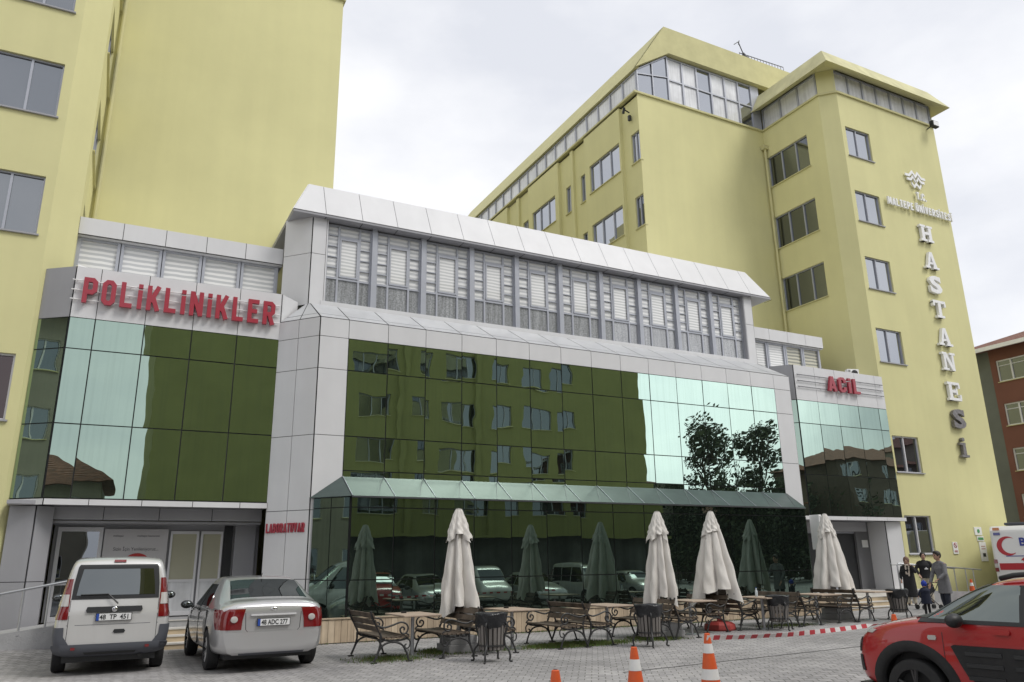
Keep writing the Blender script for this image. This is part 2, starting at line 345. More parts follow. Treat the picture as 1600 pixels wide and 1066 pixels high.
def block_text(mb, s, origin, U, V, Nn, h, fit, depth, gap=.17):
    origin, U, V, Nn = map(Vector, (origin, U, V, Nn)); tot = sum(GL[c][0] for c in s) + gap * (len(s) - 1); kx = fit / tot; x = 0
    for c in s:
        for si, st in enumerate(GL[c][1]):
            closed = st[-1] == 'c'; P = [Vector((a[0], a[1])) for a in st if a != 'c']
            if closed: P = P[:-1]
            n = len(P); L, R = [], []
            for i in range(n):
                p = P[i]; a = P[i - 1] if (i or closed) else None; b_ = P[(i + 1) % n] if (i < n - 1 or closed) else None
                d1 = (p - a).normalized() if a is not None else None; d2 = (b_ - p).normalized() if b_ is not None else None
                d1 = d1 or d2; d2 = d2 or d1; n1 = Vector((-d1.y, d1.x)); n2 = Vector((-d2.y, d2.x)); m = (n1 + n2).normalized(); w = _T / max(.5, m.dot(n1)); L.append(p + m * w); R.append(p - m * w)
            dd = depth + .0015 * si; q3 = lambda v, d: origin + U * ((x + v.x) * kx) + V * (v.y * h) + Nn * d
            rng = range(n) if closed else range(n - 1); b0 = len(mb.v)
            for i in range(n): mb.v += [tuple(q3(L[i], 0)), tuple(q3(R[i], 0)), tuple(q3(R[i], dd)), tuple(q3(L[i], dd))]
            for i in rng:
                j = (i + 1) % n
                for k in range(4): mb.f.append((b0 + i * 4 + k, b0 + i * 4 + (k + 1) % 4, b0 + j * 4 + (k + 1) % 4, b0 + j * 4 + k)); mb.m.append(0)
            if not closed: mb.f.append((b0, b0 + 1, b0 + 2, b0 + 3)); mb.m.append(0); mb.f.append(tuple(b0 + (n - 1) * 4 + k for k in (3, 2, 1, 0))); mb.m.append(0)
        x += GL[c][0] + gap
# ================================================================== ground
def sm(a, b, x):
    t = max(0, min(1, (x - a) / (b - a))); return t * t * (3 - 2 * t)
def gz(x, y):
    return .12 * sm(19, 26, x) * sm(12, 18, y) + .2 * sm(16.3, 18.5, y) * sm(1.5, -.8, x) - .2 * sm(9.0, 7.0, y) * sm(6.8, 8.6, x)
def ground():
    m = bpy.data.materials.new('interlocking grey pavers'); m.use_nodes = True; t = m.node_tree; p = t.nodes['Principled BSDF']
    co = t.nodes.new('ShaderNodeTexCoord'); mp_ = t.nodes.new('ShaderNodeMapping'); mp_.inputs['Rotation'].default_value = (0, 0, radians(33))
    t.links.new(co.outputs['Object'], mp_.inputs[0])
    wn = t.nodes.new('ShaderNodeTexNoise'); wn.inputs['Scale'].default_value = 7; t.links.new(mp_.outputs[0], wn.inputs['Vector'])
    wm = t.nodes.new('ShaderNodeVectorMath'); wm.operation = 'MULTIPLY_ADD'; wm.inputs[1].default_value = (.018, .018, 0); t.links.new(wn.outputs['Color'], wm.inputs[0]); t.links.new(mp_.outputs[0], wm.inputs[2])
    br = t.nodes.new('ShaderNodeTexBrick'); br.inputs['Scale'].default_value = 1; br.inputs['Brick Width'].default_value = .2; br.inputs['Row Height'].default_value = .165
    br.inputs['Mortar Size'].default_value = .009; br.inputs['Mortar Smooth'].default_value = .4; br.inputs['Bias'].default_value = 0
    br.inputs['Color1'].default_value = (.265, .257, .257, 1); br.inputs['Color2'].default_value = (.35, .338, .335, 1); br.inputs['Mortar'].default_value = (.13, .125, .115, 1)
    t.links.new(wm.outputs[0], br.inputs['Vector'])
    n1 = t.nodes.new('ShaderNodeTexNoise'); n1.inputs['Scale'].default_value = .45; n1.inputs['Detail'].default_value = 8; n1.inputs['Roughness'].default_value = .65; t.links.new(co.outputs['Object'], n1.inputs['Vector'])
    n2 = t.nodes.new('ShaderNodeTexNoise'); n2.inputs['Scale'].default_value = 14; n2.inputs['Detail'].default_value = 6; t.links.new(co.outputs['Object'], n2.inputs['Vector'])
    cur = br.outputs['Color']
    for n, lo, hi in ((n1, .68, 1.22), (n2, .8, 1.18)):
        r = t.nodes.new('ShaderNodeMapRange'); r.inputs['From Min'].default_value = .3; r.inputs['From Max'].default_value = .7; r.inputs['To Min'].default_value = lo; r.inputs['To Max'].default_value = hi
        t.links.new(n.outputs['Fac'], r.inputs['Value']); cb = t.nodes.new('ShaderNodeCombineColor')
        for i in range(3): t.links.new(r.outputs[0], cb.inputs[i])
        mu = t.nodes.new('ShaderNodeMix'); mu.data_type = 'RGBA'; mu.blend_type = 'MULTIPLY'; mu.inputs[0].default_value = 1
        t.links.new(cur, mu.inputs[6]); t.links.new(cb.outputs[0], mu.inputs[7]); cur = mu.outputs[2]
    t.links.new(cur, p.inputs['Base Color']); p.inputs['Roughness'].default_value = .8
    b = t.nodes.new('ShaderNodeBump'); b.inputs['Strength'].default_value = .35; b.inputs['Distance'].default_value = .01; b.invert = True
    t.links.new(br.outputs['Fac'], b.inputs['Height']); t.links.new(b.outputs[0], p.inputs['Normal'])
    lj = MB(); lj.prism([(7.3, 10.56, .004), (15.5, 11.3, .004), (15.5, 11.318, .004), (7.3, 10.578, .004)], (0, 0, .003)); tag(lj.build('paving_joint', M_JOINT), kind='structure')
    g = MB(); xs = [-400, -100, -30] + [-10 + i * .75 for i in range(68)] + [60, 120, 400]; ys = [-400, -120, -40, -12, -4] + [i * .6 for i in range(44)] + [32, 60, 150, 400]
    b0 = 0
    for y in ys:
        for x in xs: g.v.append((x, y, gz(x, y)))
    n = len(xs)
    for j in range(len(ys) - 1):
        for i in range(n - 1): g.f.append((j * n + i, j * n + i + 1, (j + 1) * n + i + 1, (j + 1) * n + i)); g.m.append(0)
    tag(g.build('ground', m, smooth=True), kind='structure')
ground()
# ================================================================== central glazed hall
hall = thing('entrance_hall', 'glazed central entrance hall with grey white cladding, green mirror glass and tall upper windows', 'hospital hall', (12.5, 19, 0))
hall.location = (0, 0, 0)
P1 = 1.058; GX0, GX1 = 5.07, 19.88; NP = 14
cutsx = [GX0 + (GX1 - GX0) * i / NP for i in range(NP + 1)]
fr = lambda lst: [(v - lst[0]) / (lst[-1] - lst[0]) for v in lst]
# upper curtain wall
A = MB(); Bk = MB(); zs = [3.71, 3.89, 4.74, 6.42, 7.26]
panels(A, Bk, (GX0, 18.93, zs[0]), (GX1, 18.93, zs[0]), (GX1, 18.93, zs[-1]), (GX0, 18.93, zs[-1]), fr(cutsx), fr(zs), gap=.026, jit=.0045)
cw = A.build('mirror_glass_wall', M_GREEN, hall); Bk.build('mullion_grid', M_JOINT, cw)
# lower curtain wall with chamfered ends
A = MB(); Bk = MB(); zs = [.5, 1.32, 2.95, 3.19]
panels(A, Bk, (5.09, 18.1, .5), (19.74, 18.1, .5), (19.74, 18.1, 3.19), (5.09, 18.1, 3.19), lin(NP), fr(zs), gap=.024, jit=.0015)
panels(A, Bk, (4.4, 18.88, .5), (5.07, 18.11, .5), (5.07, 18.11, 3.19), (4.4, 18.88, 3.19), [0, .5, 1], fr(zs), gap=.02)
panels(A, Bk, (19.76, 18.11, .5), (20.5, 18.88, .5), (20.5, 18.88, 3.19), (19.76, 18.11, 3.19), [0, .5, 1], fr(zs), gap=.02)
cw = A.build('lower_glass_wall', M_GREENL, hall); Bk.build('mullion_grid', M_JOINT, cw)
# glass canopy
A = MB(); Bk = MB(); L = MB()
panels(A, Bk, (5.09, 18.02, 3.2), (19.74, 18.02, 3.2), (GX1, 18.9, 3.73), (GX0, 18.9, 3.73), lin(NP), [0, 1], gap=.012, t=.012)
for a, b_, c in (((4.3, 18.92, 3.2), (5.07, 18.03, 3.2), (5.05, 18.9, 3.73)), ((19.76, 18.03, 3.2), (20.6, 18.92, 3.2), (19.9, 18.9, 3.73))):
    A.prism([a, b_, c], (0, 0, .012))
c_ = A.build('canopy_glass', M_CANOPY, hall)
for i in range(NP):
    x0, x1 = 5.09 + 14.65 * i / NP, GX0 + P1 * (i + 1)
    L = MB(); L.tube([(x0 + .62, 18.03, 3.225), (x1 - .05, 18.88, 3.745)], .006, 4); L.build('glazing_line', M_ALUD, c_)  # slanting lines: reflections of the ribs, modelled as thin bars
    L = MB(); L.tube([(x0, 18.02, 3.222), (GX0 + P1 * i, 18.88, 3.75)], .008, 4); L.build('glazing_line', M_ALU, c_)
Bk.build('canopy_frame', M_ALUD, c_)
# cladding
A = MB(); Bk = MB(); S = MB()
zc = [0, 1.35, 2.93, 4.74, 6.42, 7.26]
for xa, xb in ((4.33, GX0), (GX1, 20.62)):
    panels(A, Bk, (xa, 18.93, 0), (xb, 18.93, 0), (xb, 18.93, 7.26), (xa, 18.93, 7.26), [0, 1], fr(zc))
panels(A, Bk, (3.5, 19.9, 0), (4.32, 18.94, 0), (4.32, 18.94, 7.26), (3.5, 19.9, 7.26), [0, .5, 1], fr(zc), mi=0)
panels(A, Bk, (20.63, 18.94, 0), (21.6, 19.9, 0), (21.6, 19.9, 7.26), (20.63, 18.94, 7.26), [0, .5, 1], fr(zc))
xs = [4.33] + cutsx + [20.62]
panels(A, Bk, (4.33, 18.93, 7.26), (20.62, 18.93, 7.26), (20.62, 18.93, 7.76), (4.33, 18.93, 7.76), fr(xs), [0, 1])
panels(A, Bk, (3.5, 19.9, 7.26), (4.32, 18.94, 7.26), (4.32, 18.94, 7.76), (3.5, 19.9, 7.76), [0, .5, 1], [0, 1])
panels(A, Bk, (20.63, 18.94, 7.26), (21.6, 19.9, 7.26), (21.6, 19.9, 7.76), (20.63, 18.94, 7.76), [0, .5, 1], [0, 1])
cl = A.build('cladding', M_ACP, hall); Bk.build('panel_joint', M_JOINT, cl)
A = MB(); Bk = MB()
panels(A, Bk, (4.33, 18.93, 7.77), (20.62, 18.93, 7.77), (20.62, 20.36, 8.58), (4.33, 20.36, 8.58), fr(xs), [0, .22, 1], gap=.03, t=.006)
panels(A, Bk, (3.5, 19.9, 7.77), (4.32, 18.94, 7.77), (4.32, 20.34, 8.58), (4.28, 20.4, 8.58), [0, .5, 1], [0, .22, 1], gap=.03, t=.006)
panels(A, Bk, (20.63, 18.94, 7.77), (21.6, 19.9, 7.77), (20.67, 20.4, 8.58), (20.63, 20.34, 8.58), [0, .5, 1], [0, .22, 1], gap=.03, t=.006)
cl = A.build('lower_roof', M_ROOFP, hall); Bk.build('panel_joint', M_JOINT, cl)
# upper hall: sill, posts, windows
S.box(4.6, 20.26, 8.5, 20.3, 20.5, 8.66)
S.build('window_sill', M_ACP, hall)
A = MB(); Bk = MB(); zz = [8.5, 10.02, 11.14]
panels(A, Bk, (4.28, 20.3, 8.5), (4.67, 20.3, 8.5), (4.67, 20.3, 11.14), (4.28, 20.3, 11.14), [0, 1], fr(zz))
A.box(4.675, 20.28, 8.62, 4.71, 20.6, 11.14)
panels(A, Bk, (3.66, 20.95, 8.5), (4.27, 20.31, 8.5), (4.27, 20.31, 11.14), (3.66, 20.95, 11.14), [0, 1], fr(zz))
cl = A.build('corner_post', M_ACP, hall); Bk.build('panel_joint', M_JOINT, cl); A = MB(); Bk = MB()
panels(A, Bk, (20.24, 20.3, 8.5), (20.62, 20.3, 8.5), (20.62, 20.3, 11.14), (20.24, 20.3, 11.14), [0, 1], fr(zz))
panels(A, Bk, (20.63, 20.31, 8.5), (21.2, 20.95, 8.5), (21.2, 20.95, 11.14), (20.63, 20.31, 11.14), [0, 1], fr(zz))
panels(A, Bk, (4.45, 24.2, 8.5), (4.45, 20.7, 8.5), (4.45, 20.7, 11.14), (4.45, 24.2, 11.14), [0, .33, .66, 1], fr(zz))
panels(A, Bk, (21.2, 20.96, 8.5), (21.2, 24.2, 8.5), (21.2, 24.2, 11.14), (21.2, 20.96, 11.14), [0, .33, .66, 1], fr(zz))
cl = A.build('corner_post', M_ACP, hall); A = MB(); A.box(20.2, 20.28, 8.62, 20.235, 20.6, 11.14); A.build('post_reveal', M_ACPG, cl); Bk.build('panel_joint', M_JOINT, cl)
pil = [4.71, 6.1, 7.62, 9.2, 10.76, 12.37, 13.96, 15.53, 17.14, 18.7, 20.2]
YW = 20.47; M_RAIN = mat('rain spotted pane', (.31, .32, .335), .25, noise=(22, .4), streak=(14, .35), coat=1)
M_HILLP = M_RAIN
for i in range(10):
    x0, x1 = pil[i] + (.07 if i else 0), pil[i + 1] - (.07 if i < 9 else 0)
    F = MB(); G = MB(); R = MB(); w = x1 - x0; c1, c2 = x0 + w * .27, x0 + w * .73; z0, z1, z2 = 8.66, 9.43, 11.05
    for a in (x0 + .02, c1, c2, x1 - .02): F.box(a - .028, YW - .05, z0, a + .028, YW + .04, z2)
    F.box(x0, YW - .046, z1 - .03, x1, YW + .04, z1 + .03); F.box(x0, YW - .044, z0, x1, YW + .04, z0 + .05); F.box(x0, YW - .044, z2 - .05, x1, YW + .04, z2)
    F.box(c1, YW - .042, 10.67, c2, YW + .04, 10.73)
    F.box(c1 + .03, YW - .065, z1 + .04, c1 + .075, YW - .04, 10.66); F.box(c2 - .075, YW - .065, z1 + .04, c2 - .03, YW - .04, 10.66)
    F.box(c1 + .03, YW - .063, 10.61, c2 - .03, YW - .04, 10.66); F.box(c1 + .03, YW - .063, z1 + .04, c2 - .03, YW - .04, z1 + .09)
    for a, b_ in ((x0, c1), (c2, x1)):
        for k in range(1, 5): F.box(a, YW - .04, z1 + (z2 - z1) * k / 5 - .013, b_, YW + .04, z1 + (z2 - z1) * k / 5 + .013)
    f = F.build('window', M_ALU, hall)
    G.face([(x0, YW, z1), (x1, YW, z1), (x1, YW, z2), (x0, YW, z2)]); G.build('pane', M_BLIND, f, fix=False)
    G = MB(); G.face([(c1 + .06, YW - .02, z1 + .06), (c2 - .06, YW - .02, z1 + .06), (c2 - .06, YW - .02, 10.63), (c1 + .06, YW - .02, 10.63)]); G.build('casement_pane', M_BLINDW, f, fix=False)
    R.face([(x0, YW - .01, z0), (x1, YW - .01, z0), (x1, YW - .01, z1), (x0, YW - .01, z1)]); R.build('rain_pane', M_RAIN, f, fix=False)
for x in pil[1:-1]: A = MB(); A.box(x - .075, 20.34, 8.64, x + .075, 20.6, 11.1); A.build('pilaster', M_ALU, hall)
A = MB(); A.box(4.6, 20.5, 11.04, 20.3, 20.6, 11.16); A.box(4.6, 20.56, 8.5, 20.3, 20.62, 11.1)
A.build('window_head', M_ALU, hall)
# upper roof: soffit and sloped fascia
A = MB(); Bk = MB(); zb, zt, yb, yt = 11.17, 12.29, 20.12, 20.69
sx = [3.68] + [4.59 + 1.058 * i for i in range(16)] + [21.45]; tx = [4.17] + sx[1:-1] + [20.86]
for i in range(len(sx) - 1):
    panels(A, Bk, (sx[i], yb, zb), (sx[i + 1], yb, zb), (tx[i + 1], yt, zt), (tx[i], yt, zt), [0, 1], [0, 1])
for i in range(4):
    ya, yc = yb + 4.1 * i / 4, yb + 4.1 * (i + 1) / 4
    panels(A, Bk, (3.68, yc, zb), (3.68, ya, zb), (4.17, max(ya, yt), zt), (4.17, yc, zt), [0, 1], [0, 1])
    panels(A, Bk, (21.45, ya, zb), (21.45, yc, zb), (20.86, yc, zt), (20.86, max(ya, yt), zt), [0, 1], [0, 1])
A.box(4.2, 20.72, 12.2, 20.84, 24.2, 12.3)
cl = A.build('upper_roof', M_ACP, hall); Bk.build('panel_joint', M_JOINT, cl)
A = MB(); A.box(3.68, 20.1, 11.1, 21.45, 24.22, 11.155)
for i in range(17): A.box(4.59 + 1.058 * i - .008, 20.11, 11.094, 4.59 + 1.058 * i + .008, 20.5, 11.1, 1)
A.build('soffit', [M_ACPG, M_JOINT], hall)
# dark core behind the glass so nothing shows through the joints
A = MB(); A.box(4.5, 20.65, 0, 20.6, 24.2, 11.08); A.box(5.0, 19.05, 0, 19.9, 20.6, 7.6); A.box(5.1, 18.2, 0, 19.7, 19.0, 3.0); A.build('inner_core', M_DARK, hall)
# ================================================================== side blocks
def block(name, label, cat, x0, mull, xe, lch, rch, rows, zf, band, strip, sx0, sx1):
    b = thing(name, label, cat)
    A = MB(); Bk = MB(); Y = 19.9
    panels(A, Bk, (x0, Y, rows[0]), (xe, Y, rows[0]), (xe, Y, rows[-1]), (x0, Y, rows[-1]), fr(mull), fr(rows), gap=.026, jit=.006)
    if lch: panels(A, Bk, (lch[0], lch[1], rows[0]), (x0 - .01, Y + .01, rows[0]), (x0 - .01, Y + .01, rows[-1]), (lch[0], lch[1], rows[-1]), [0, 1], fr(rows), gap=.026)
    g = A.build('mirror_glass_wall', M_GREEN, b); Bk.build('mullion_grid', M_JOINT, g)
    A = MB(); Bk = MB()
    panels(A, Bk, (x0, Y, rows[-1]), (xe, Y, rows[-1]), (xe, Y, zf), (x0, Y, zf), fr(mull), [0, 1])
    panels(A, Bk, (lch[0], lch[1], rows[-1]), (x0 - .01, Y + .01, rows[-1]), (x0 - .01, Y + .01, zf), (lch[0], lch[1], zf), [0, 1], [0, 1], mi=1)
    if rch: panels(A, Bk, (xe + .01, Y + .01, rows[-1]), (rch[0], rch[1], rows[-1]), (rch[0], rch[1], zf), (xe + .01, Y + .01, zf), [0, 1], [0, 1])
    A.box(x0 + .02, Y + .05, zf - .06, xe - .02, 21.3, zf - .02)
    f = A.build('sign_fascia', [M_ACP, M_ACPG], b); Bk.build('panel_joint', M_JOINT, f)
    # strip of blinds and its parapet on the roof
    A = MB(); Bk = MB(); n = max(1, round((sx1 - sx0) / 1.06))
    panels(A, Bk, (sx0, 21.07, 9.83), (sx1, 21.07, 9.83), (sx1, 21.07, 10.3), (sx0, 21.07, 10.3), lin(n), [0, 1])
    A.box(sx0, 21.1, 9.8, sx1, 24.2, 9.84); A.box(sx0, 21.1, 10.24, sx1, 24.2, 10.28)
    if strip == 'r': panels(A, Bk, (sx1, 21.08, 9.83), (sx1, 24.2, 9.83), (sx1, 24.2, 10.3), (sx1, 21.08, 10.3), lin(3), [0, 1])
    f = A.build('parapet', M_ACP, b); Bk.build('panel_joint', M_JOINT, f)
    w = (sx1 - sx0 - .1) / n
    for i in range(n):
        a, c = sx0 + w * i, sx0 + w * (i + 1); F = MB(); G = MB()
        for q in (a + .04, c - .03): F.box(q - .045, 21.2, 8.5, q + .045, 21.32, 9.82)
        F.box(a + .08, 21.21, 9.74, c - .07, 21.31, 9.82); F.box(a + .08, 21.21, 8.5, c - .07, 21.31, 8.6)
        q = F.build('window', M_ALU, b); G.face([(a, 21.27, 8.5), (c, 21.27, 8.5), (c, 21.27, 9.8), (a, 21.27, 9.8)])
        G.build('pane', [M_BLINDB if (strip == 'r' and i >= n - 2) else M_BLIND if strip != 'r' else M_BLINDW], q, fix=False)
    A = MB(); A.box(sx0, 21.33, 8.4, sx1 - .06, 24.2, 9.79); A.box(x0 + .1, 20.05, rows[0] + .1, xe - .05, 24.2, zf - .1)
    A.build('inner_core', M_DARK, b)
    return b
poli = block('outpatient_block', 'left entrance block with green mirror glass under a white fascia bearing long red letters', 'entrance block',
             -1.25, [-1.25, -.72, .33, 1.40, 2.46, 3.5], 3.5, (-1.9, 20.4), (4.0, 20.37), [3.15, 4.8, 6.54, 7.29], 8.55, None, 'l', -1.42, 3.66)
acil = block('emergency_block', 'right entrance block with pale green mirror glass under a white fascia with four red letters', 'entrance block',
             21.98, [21.98, 23.03, 24.09, 25.19, 26.33, 26.8], 26.8, (21.4, 20.48), None, [3.12, 4.55, 6.4, 7.25], 8.57, None, 'r', 21.2, 25.1)
# ---- ground floor under the left block
A = MB(); Bk = MB()
panels(A, Bk, (-1.22, 19.86, 3.0), (3.5, 19.86, 3.0), (3.5, 19.86, 3.14), (-1.22, 19.86, 3.14), fr([-1.22, -.35, .72, 1.8, 2.86, 3.5]), [0, 1])
panels(A, Bk, (-1.9, 20.38, 3.0), (-1.23, 19.87, 3.0), (-1.23, 19.87, 3.14), (-1.9, 20.38, 3.14), [0, 1], [0, 1])
e = A.build('edge_band', M_ACP, poli); Bk.build('panel_joint', M_JOINT, e)
A = MB(); Bk = MB()
panels(A, Bk, (-1.2, 20.5, 2.72), (3.5, 20.5, 2.72), (3.5, 20.5, 3.02), (-1.2, 20.5, 3.02), lin(4), [0, 1])
A.box(-1.9, 19.95, 3.02, 3.5, 21.5, 3.1)
A.box(-1.2, 20.56, 2.66, 3.5, 21.4, 2.71)
e = A.build('soffit', M_ACPG, poli); Bk.build('panel_joint', M_JOINT, e)
A = MB(); Bk = MB()
panels(A, Bk, (-1.86, 20.35, .3), (-1.35, 20.1, .3), (-1.35, 20.1, 3.0), (-1.86, 20.35, 3.0), [0, 1], fr([.3, 1.4, 3.0]))
panels(A, Bk, (-1.34, 20.1, .3), (-1.02, 20.35, .3), (-1.02, 20.35, 3.0), (-1.34, 20.1, 3.0), [0, 1], fr([.3, 1.4, 3.0]))
A.box(-1.8, 20.37, .3, -1.04, 21.3, 3.0)
e = A.build('entrance_pier', M_ACPG, poli); Bk.build('panel_joint', M_JOINT, e)
A = MB(); A.box(-1.0, 21.32, .5, 3.6, 21.4, 2.7); A.build('back_wall', M_ACPG, poli)
D = MB()
for x in (-.88, -.02): D.box(x - .04, 21.24, .5, x + .04, 21.3, 2.56)
D.box(-.92, 21.242, 2.5, .02, 21.3, 2.6); D.box(-.84, 21.25, .5, -.06, 21.3, .62); D.box(-.84, 21.26, 1.3, -.06, 21.29, 1.34)
d = D.build('door', M_WFR, poli); D = MB(); D.box(-.84, 21.275, .62, -.06, 21.285, 2.5); D.build('pane', M_DIMG, d)
D = MB(); D.tube([(-.14, 21.2, 1.2), (-.14, 21.2, 1.6)], .012); D.build('handle', M_STEEL, d)
for k, (a, c) in enumerate(((1.5, 2.15), (2.2, 2.72))):
    F = MB(); F.box(a, 21.24, .55, a + .05, 21.3, 2.5); F.box(c - .05, 21.24, .55, c, 21.3, 2.5); F.box(a, 21.243, 2.45, c, 21.3, 2.52); F.box(a, 21.243, .55, c, 21.3, .65); F.box(a, 21.245, 1.32, c, 21.3, 1.38)
    f = F.build('window', M_WFR, poli); F = MB(); F.box(a + .04, 21.27, 1.38, c - .04, 21.29, 2.46); F.build('pane', mat('pane with beige blind', (.40, .39, .29), .4, coat=.6), f)
    F = MB(); F.box(a + .04, 21.27, .64, c - .04, 21.29, 1.33); F.build('lower_pane', M_PALE, f)
A = MB(); A.box(2.75, 21.22, .5, 2.95, 21.31, 2.66, 1); A.box(3.0, 21.2, .5, 3.5, 21.31, 2.66); A.build('door_jamb', [M_ACPG, M_DARK], poli)
A = MB(); A.box(-.9, 19.6, 0, 3.45, 21.4, .52); A.build('entrance_platform', M_CONC, poli)
for k in range(3):
    A = MB(); z = .52 * (3 - k) / 4 - .0; y = 19.6 - .3 * (k + 1)
    A.box(.9, y, 0, 3.4, 19.6, z - .03); A.box(.88, y - .02, z - .03, 3.42, 19.6 - .002 * k, z, 1); A.build('step', [M_STONE, M_STONEW], poli)
A = MB(); A.prism([(.93, 19.58, .522), (3.4, 19.58, .522), (3.4, 19.62, .522), (.93, 19.62, .522)], (0, 0, .02)); A.build('stair_nosing', M_STONEW, poli)
# renovation poster
ps = thing('renovation_poster', 'grey banner with a slogan and a big red disc beside the left entrance door', 'poster')
A = MB(); A.box(.05, 21.2, .62, 1.44, 21.225, 2.56); A.build('banner', mat('banner grey', (.50, .49, .50), .6), ps)
A = MB(); A.lathe([(.34, 0), (.34, .004)], (0, 0, 0), 40); A.v = [(.80 + x, 21.195 - z, 1.66 + y) for x, y, z in A.v]; A.build('red_disc', mat('banner red', (.42, .03, .03), .5), ps)
A = MB(); text_into(A, 'Sizin İçin Yenileniyoruz...', .76, 2.06, .11, 21.2, .003, fit=.98); text_into(A, 'maltepe', .35, 2.38, .07, 21.2, .003); text_into(A, 'maltepe hastanesi', 1.0, 2.38, .07, 21.2, .003); A.build('lettering', mat('banner ink', (.05, .05, .06), .6), ps)
# ---- left ramp and rail
rp = thing('entrance_ramp', 'grey concrete ramp rising beside the left entrance block', 'ramp')
A = MB(); A.prism([(-6, 18.32, 0), (-.62, 18.32, 0), (-.62, 18.32, .6), (-6, 18.32, -.3 + .12)][:0] or [(-4.4, 18.32, 0), (-.55, 18.32, 0), (-.55, 18.32, .60), (-4.4, 18.32, .12)], (0, 1.3, 0)); A.box(-.9, 19.0, 0, .88, 19.6, .515)
A.build('ramp_slab', M_CONC, rp)
def rail(name, label, pts, posts, base, r=.025, extra=None):
    t = thing(name, label, 'handrail'); A = MB(); A.tube(pts, r, 10); A.build('top_rail', M_STEEL, t, smooth=True)
    for (x, y, z), zb_ in zip(posts, base):
        A = MB(); A.tube([(x, y, zb_), (x, y, z)], r * .8, 8); A.lathe([(.05, zb_), (.05, zb_ + .01)], (x, y, 0), 12); A.build('post', M_STEEL, t, smooth=.6)
    if extra:
        A = MB(); A.tube(extra, r * .6, 8); A.build('lower_rail', M_STEEL, t, smooth=True)
    return t
rz_ = lambda x: 1.39 + .19 * (x + .62)
rail('handrail', 'steel handrail climbing the left ramp behind the white van', [(-4.2, 18.36, rz_(-4.2)), (-.5, 18.36, rz_(-.5)), (.3, 18.36, 1.42), (.34, 18.36, 1.38), (.34, 18.36, .5)],
     [(x, 18.36, rz_(x)) for x in (-3.4, -2.5, -1.62, -1.22, -.79)], [.5 + .12 * (x + 1.5) - .1 for x in (-3.4, -2.5, -1.62, -1.22, -.79)])
# ---- ground floor under the right block
A = MB(); Bk = MB()
panels(A, Bk, (21.6, 19.86, 2.97), (26.95, 19.86, 2.97), (26.95, 19.86, 3.11), (21.6, 19.86, 3.11), lin(5), [0, 1])
e = A.build('edge_band', M_ACP, acil); Bk.build('panel_joint', M_JOINT, e)
A = MB(); A.box(21.6, 19.95, 2.98, 26.9, 21.5, 3.08); A.box(22.3, 20.6, 2.62, 25.6, 21.4, 2.96); A.build('soffit', M_ACPG, acil)
A = MB(); Bk = MB()
panels(A, Bk, (26.05, 20.1, .4), (26.75, 20.0, .4), (26.75, 20.0, 2.97), (26.05, 20.1, 2.97), [0, 1], fr([.4, 1.4, 2.97]))
A.box(26.07, 20.14, .4, 26.75, 21.2, 2.97)
e = A.build('entrance_pier', M_ACP, acil); Bk.build('panel_joint', M_JOINT, e)
A = MB(); A.box(25.35, 20.9, .5, 26.05, 21.4, 2.97); A.box(21.5, 21.35, .5, 25.35, 21.4, 2.97, 1); A.build('back_wall', [M_GRYSHADE, M_DARK], acil)
D = MB(); D.box(24.02, 20.95, .5, 24.12, 21.02, 2.62); D.box(22.4, 20.96, 2.56, 25.35, 21.02, 2.64); D.box(22.4, 20.955, .5, 22.48, 21.02, 2.6)
d = D.build('door', M_ALU, acil); D = MB(); D.box(22.48, 20.99, .52, 24.02, 21.0, 2.56); D.box(24.12, 20.99, .52, 25.35, 21.0, 2.56); D.build('pane', M_BLACK, d)
A = MB(); A.box(25.62, 20.87, 2.05, 25.92, 20.895, 2.32); A.build('notice', M_WHITE, acil)
A = MB(); A.box(20.95, 19.2, 0, 26.9, 21.3, .55); A.build('entrance_platform', M_STONEW, acil)
for k in range(3):
    A = MB(); z = .55 - .14 * (k + 1); y = 19.2 - .3 * (k + 1)
    A.box(21.0, y, 0, 24.9, 19.2, z - .03); A.box(20.98, y - .02, z - .03, 24.92, 19.2 - .002 * k, z, 1); A.build('step', [M_STONE, M_STONEW], acil)
lb = thing('lightbox_sign', 'narrow white upright box sign at the edge of the right entrance', 'sign')
A = MB(); A.box(20.86, 18.55, 1.95, 20.98, 18.95, 3.05); A.build('box', M_WHITE, lb, bevel=.01)
A = MB(); A.box(20.9, 18.546, 2.0, 20.94, 18.549, 3.0); A.build('edge_strip', M_ACPG, lb)
# ================================================================== red signs
def rsign(name, label, txt, x0, x1, zb_, h, bx0, bx1, zr):
    t = thing(name, label, 'sign'); A = MB()
    for z in zr: A.tube([(bx0, 19.83, z), (bx1, 19.83, z)], .014, 6)
    for x in [bx0 + .1 + i * (bx1 - bx0 - .2) / 4 for i in range(5)]:
        for z in zr: A.tube([(x, 19.83, z), (x, 19.9, z)], .01, 6)
    A.build('rail', M_WHITE if x0 < 5 else M_ALUD, t)
    A = MB(); block_text(A, txt, (x0, 19.815, zb_), X_, Z_, -Y_, h, x1 - x0, .09); A.build('lettering', M_RED, t)
rsign('outpatient_sign', 'long red capital lettering POLiKLiNiKLER on the left white fascia', 'POLiKLiNiKLER', -1.06, 3.33, 7.63, .62, -1.3, 3.46, (7.72, 7.95, 8.19))
rsign('emergency_sign', 'short red lettering ACiL on the right white fascia', 'ACiL', 23.55, 25.27, 7.69, .58, 22.05, 26.7, (7.75, 7.97, 8.2))
lab = thing('laboratory_sign', 'small red lettering LABORATUVAR on the grey column beside the left entrance', 'sign')
A = MB(); U = Vector((.82, -.96, 0)).normalized()
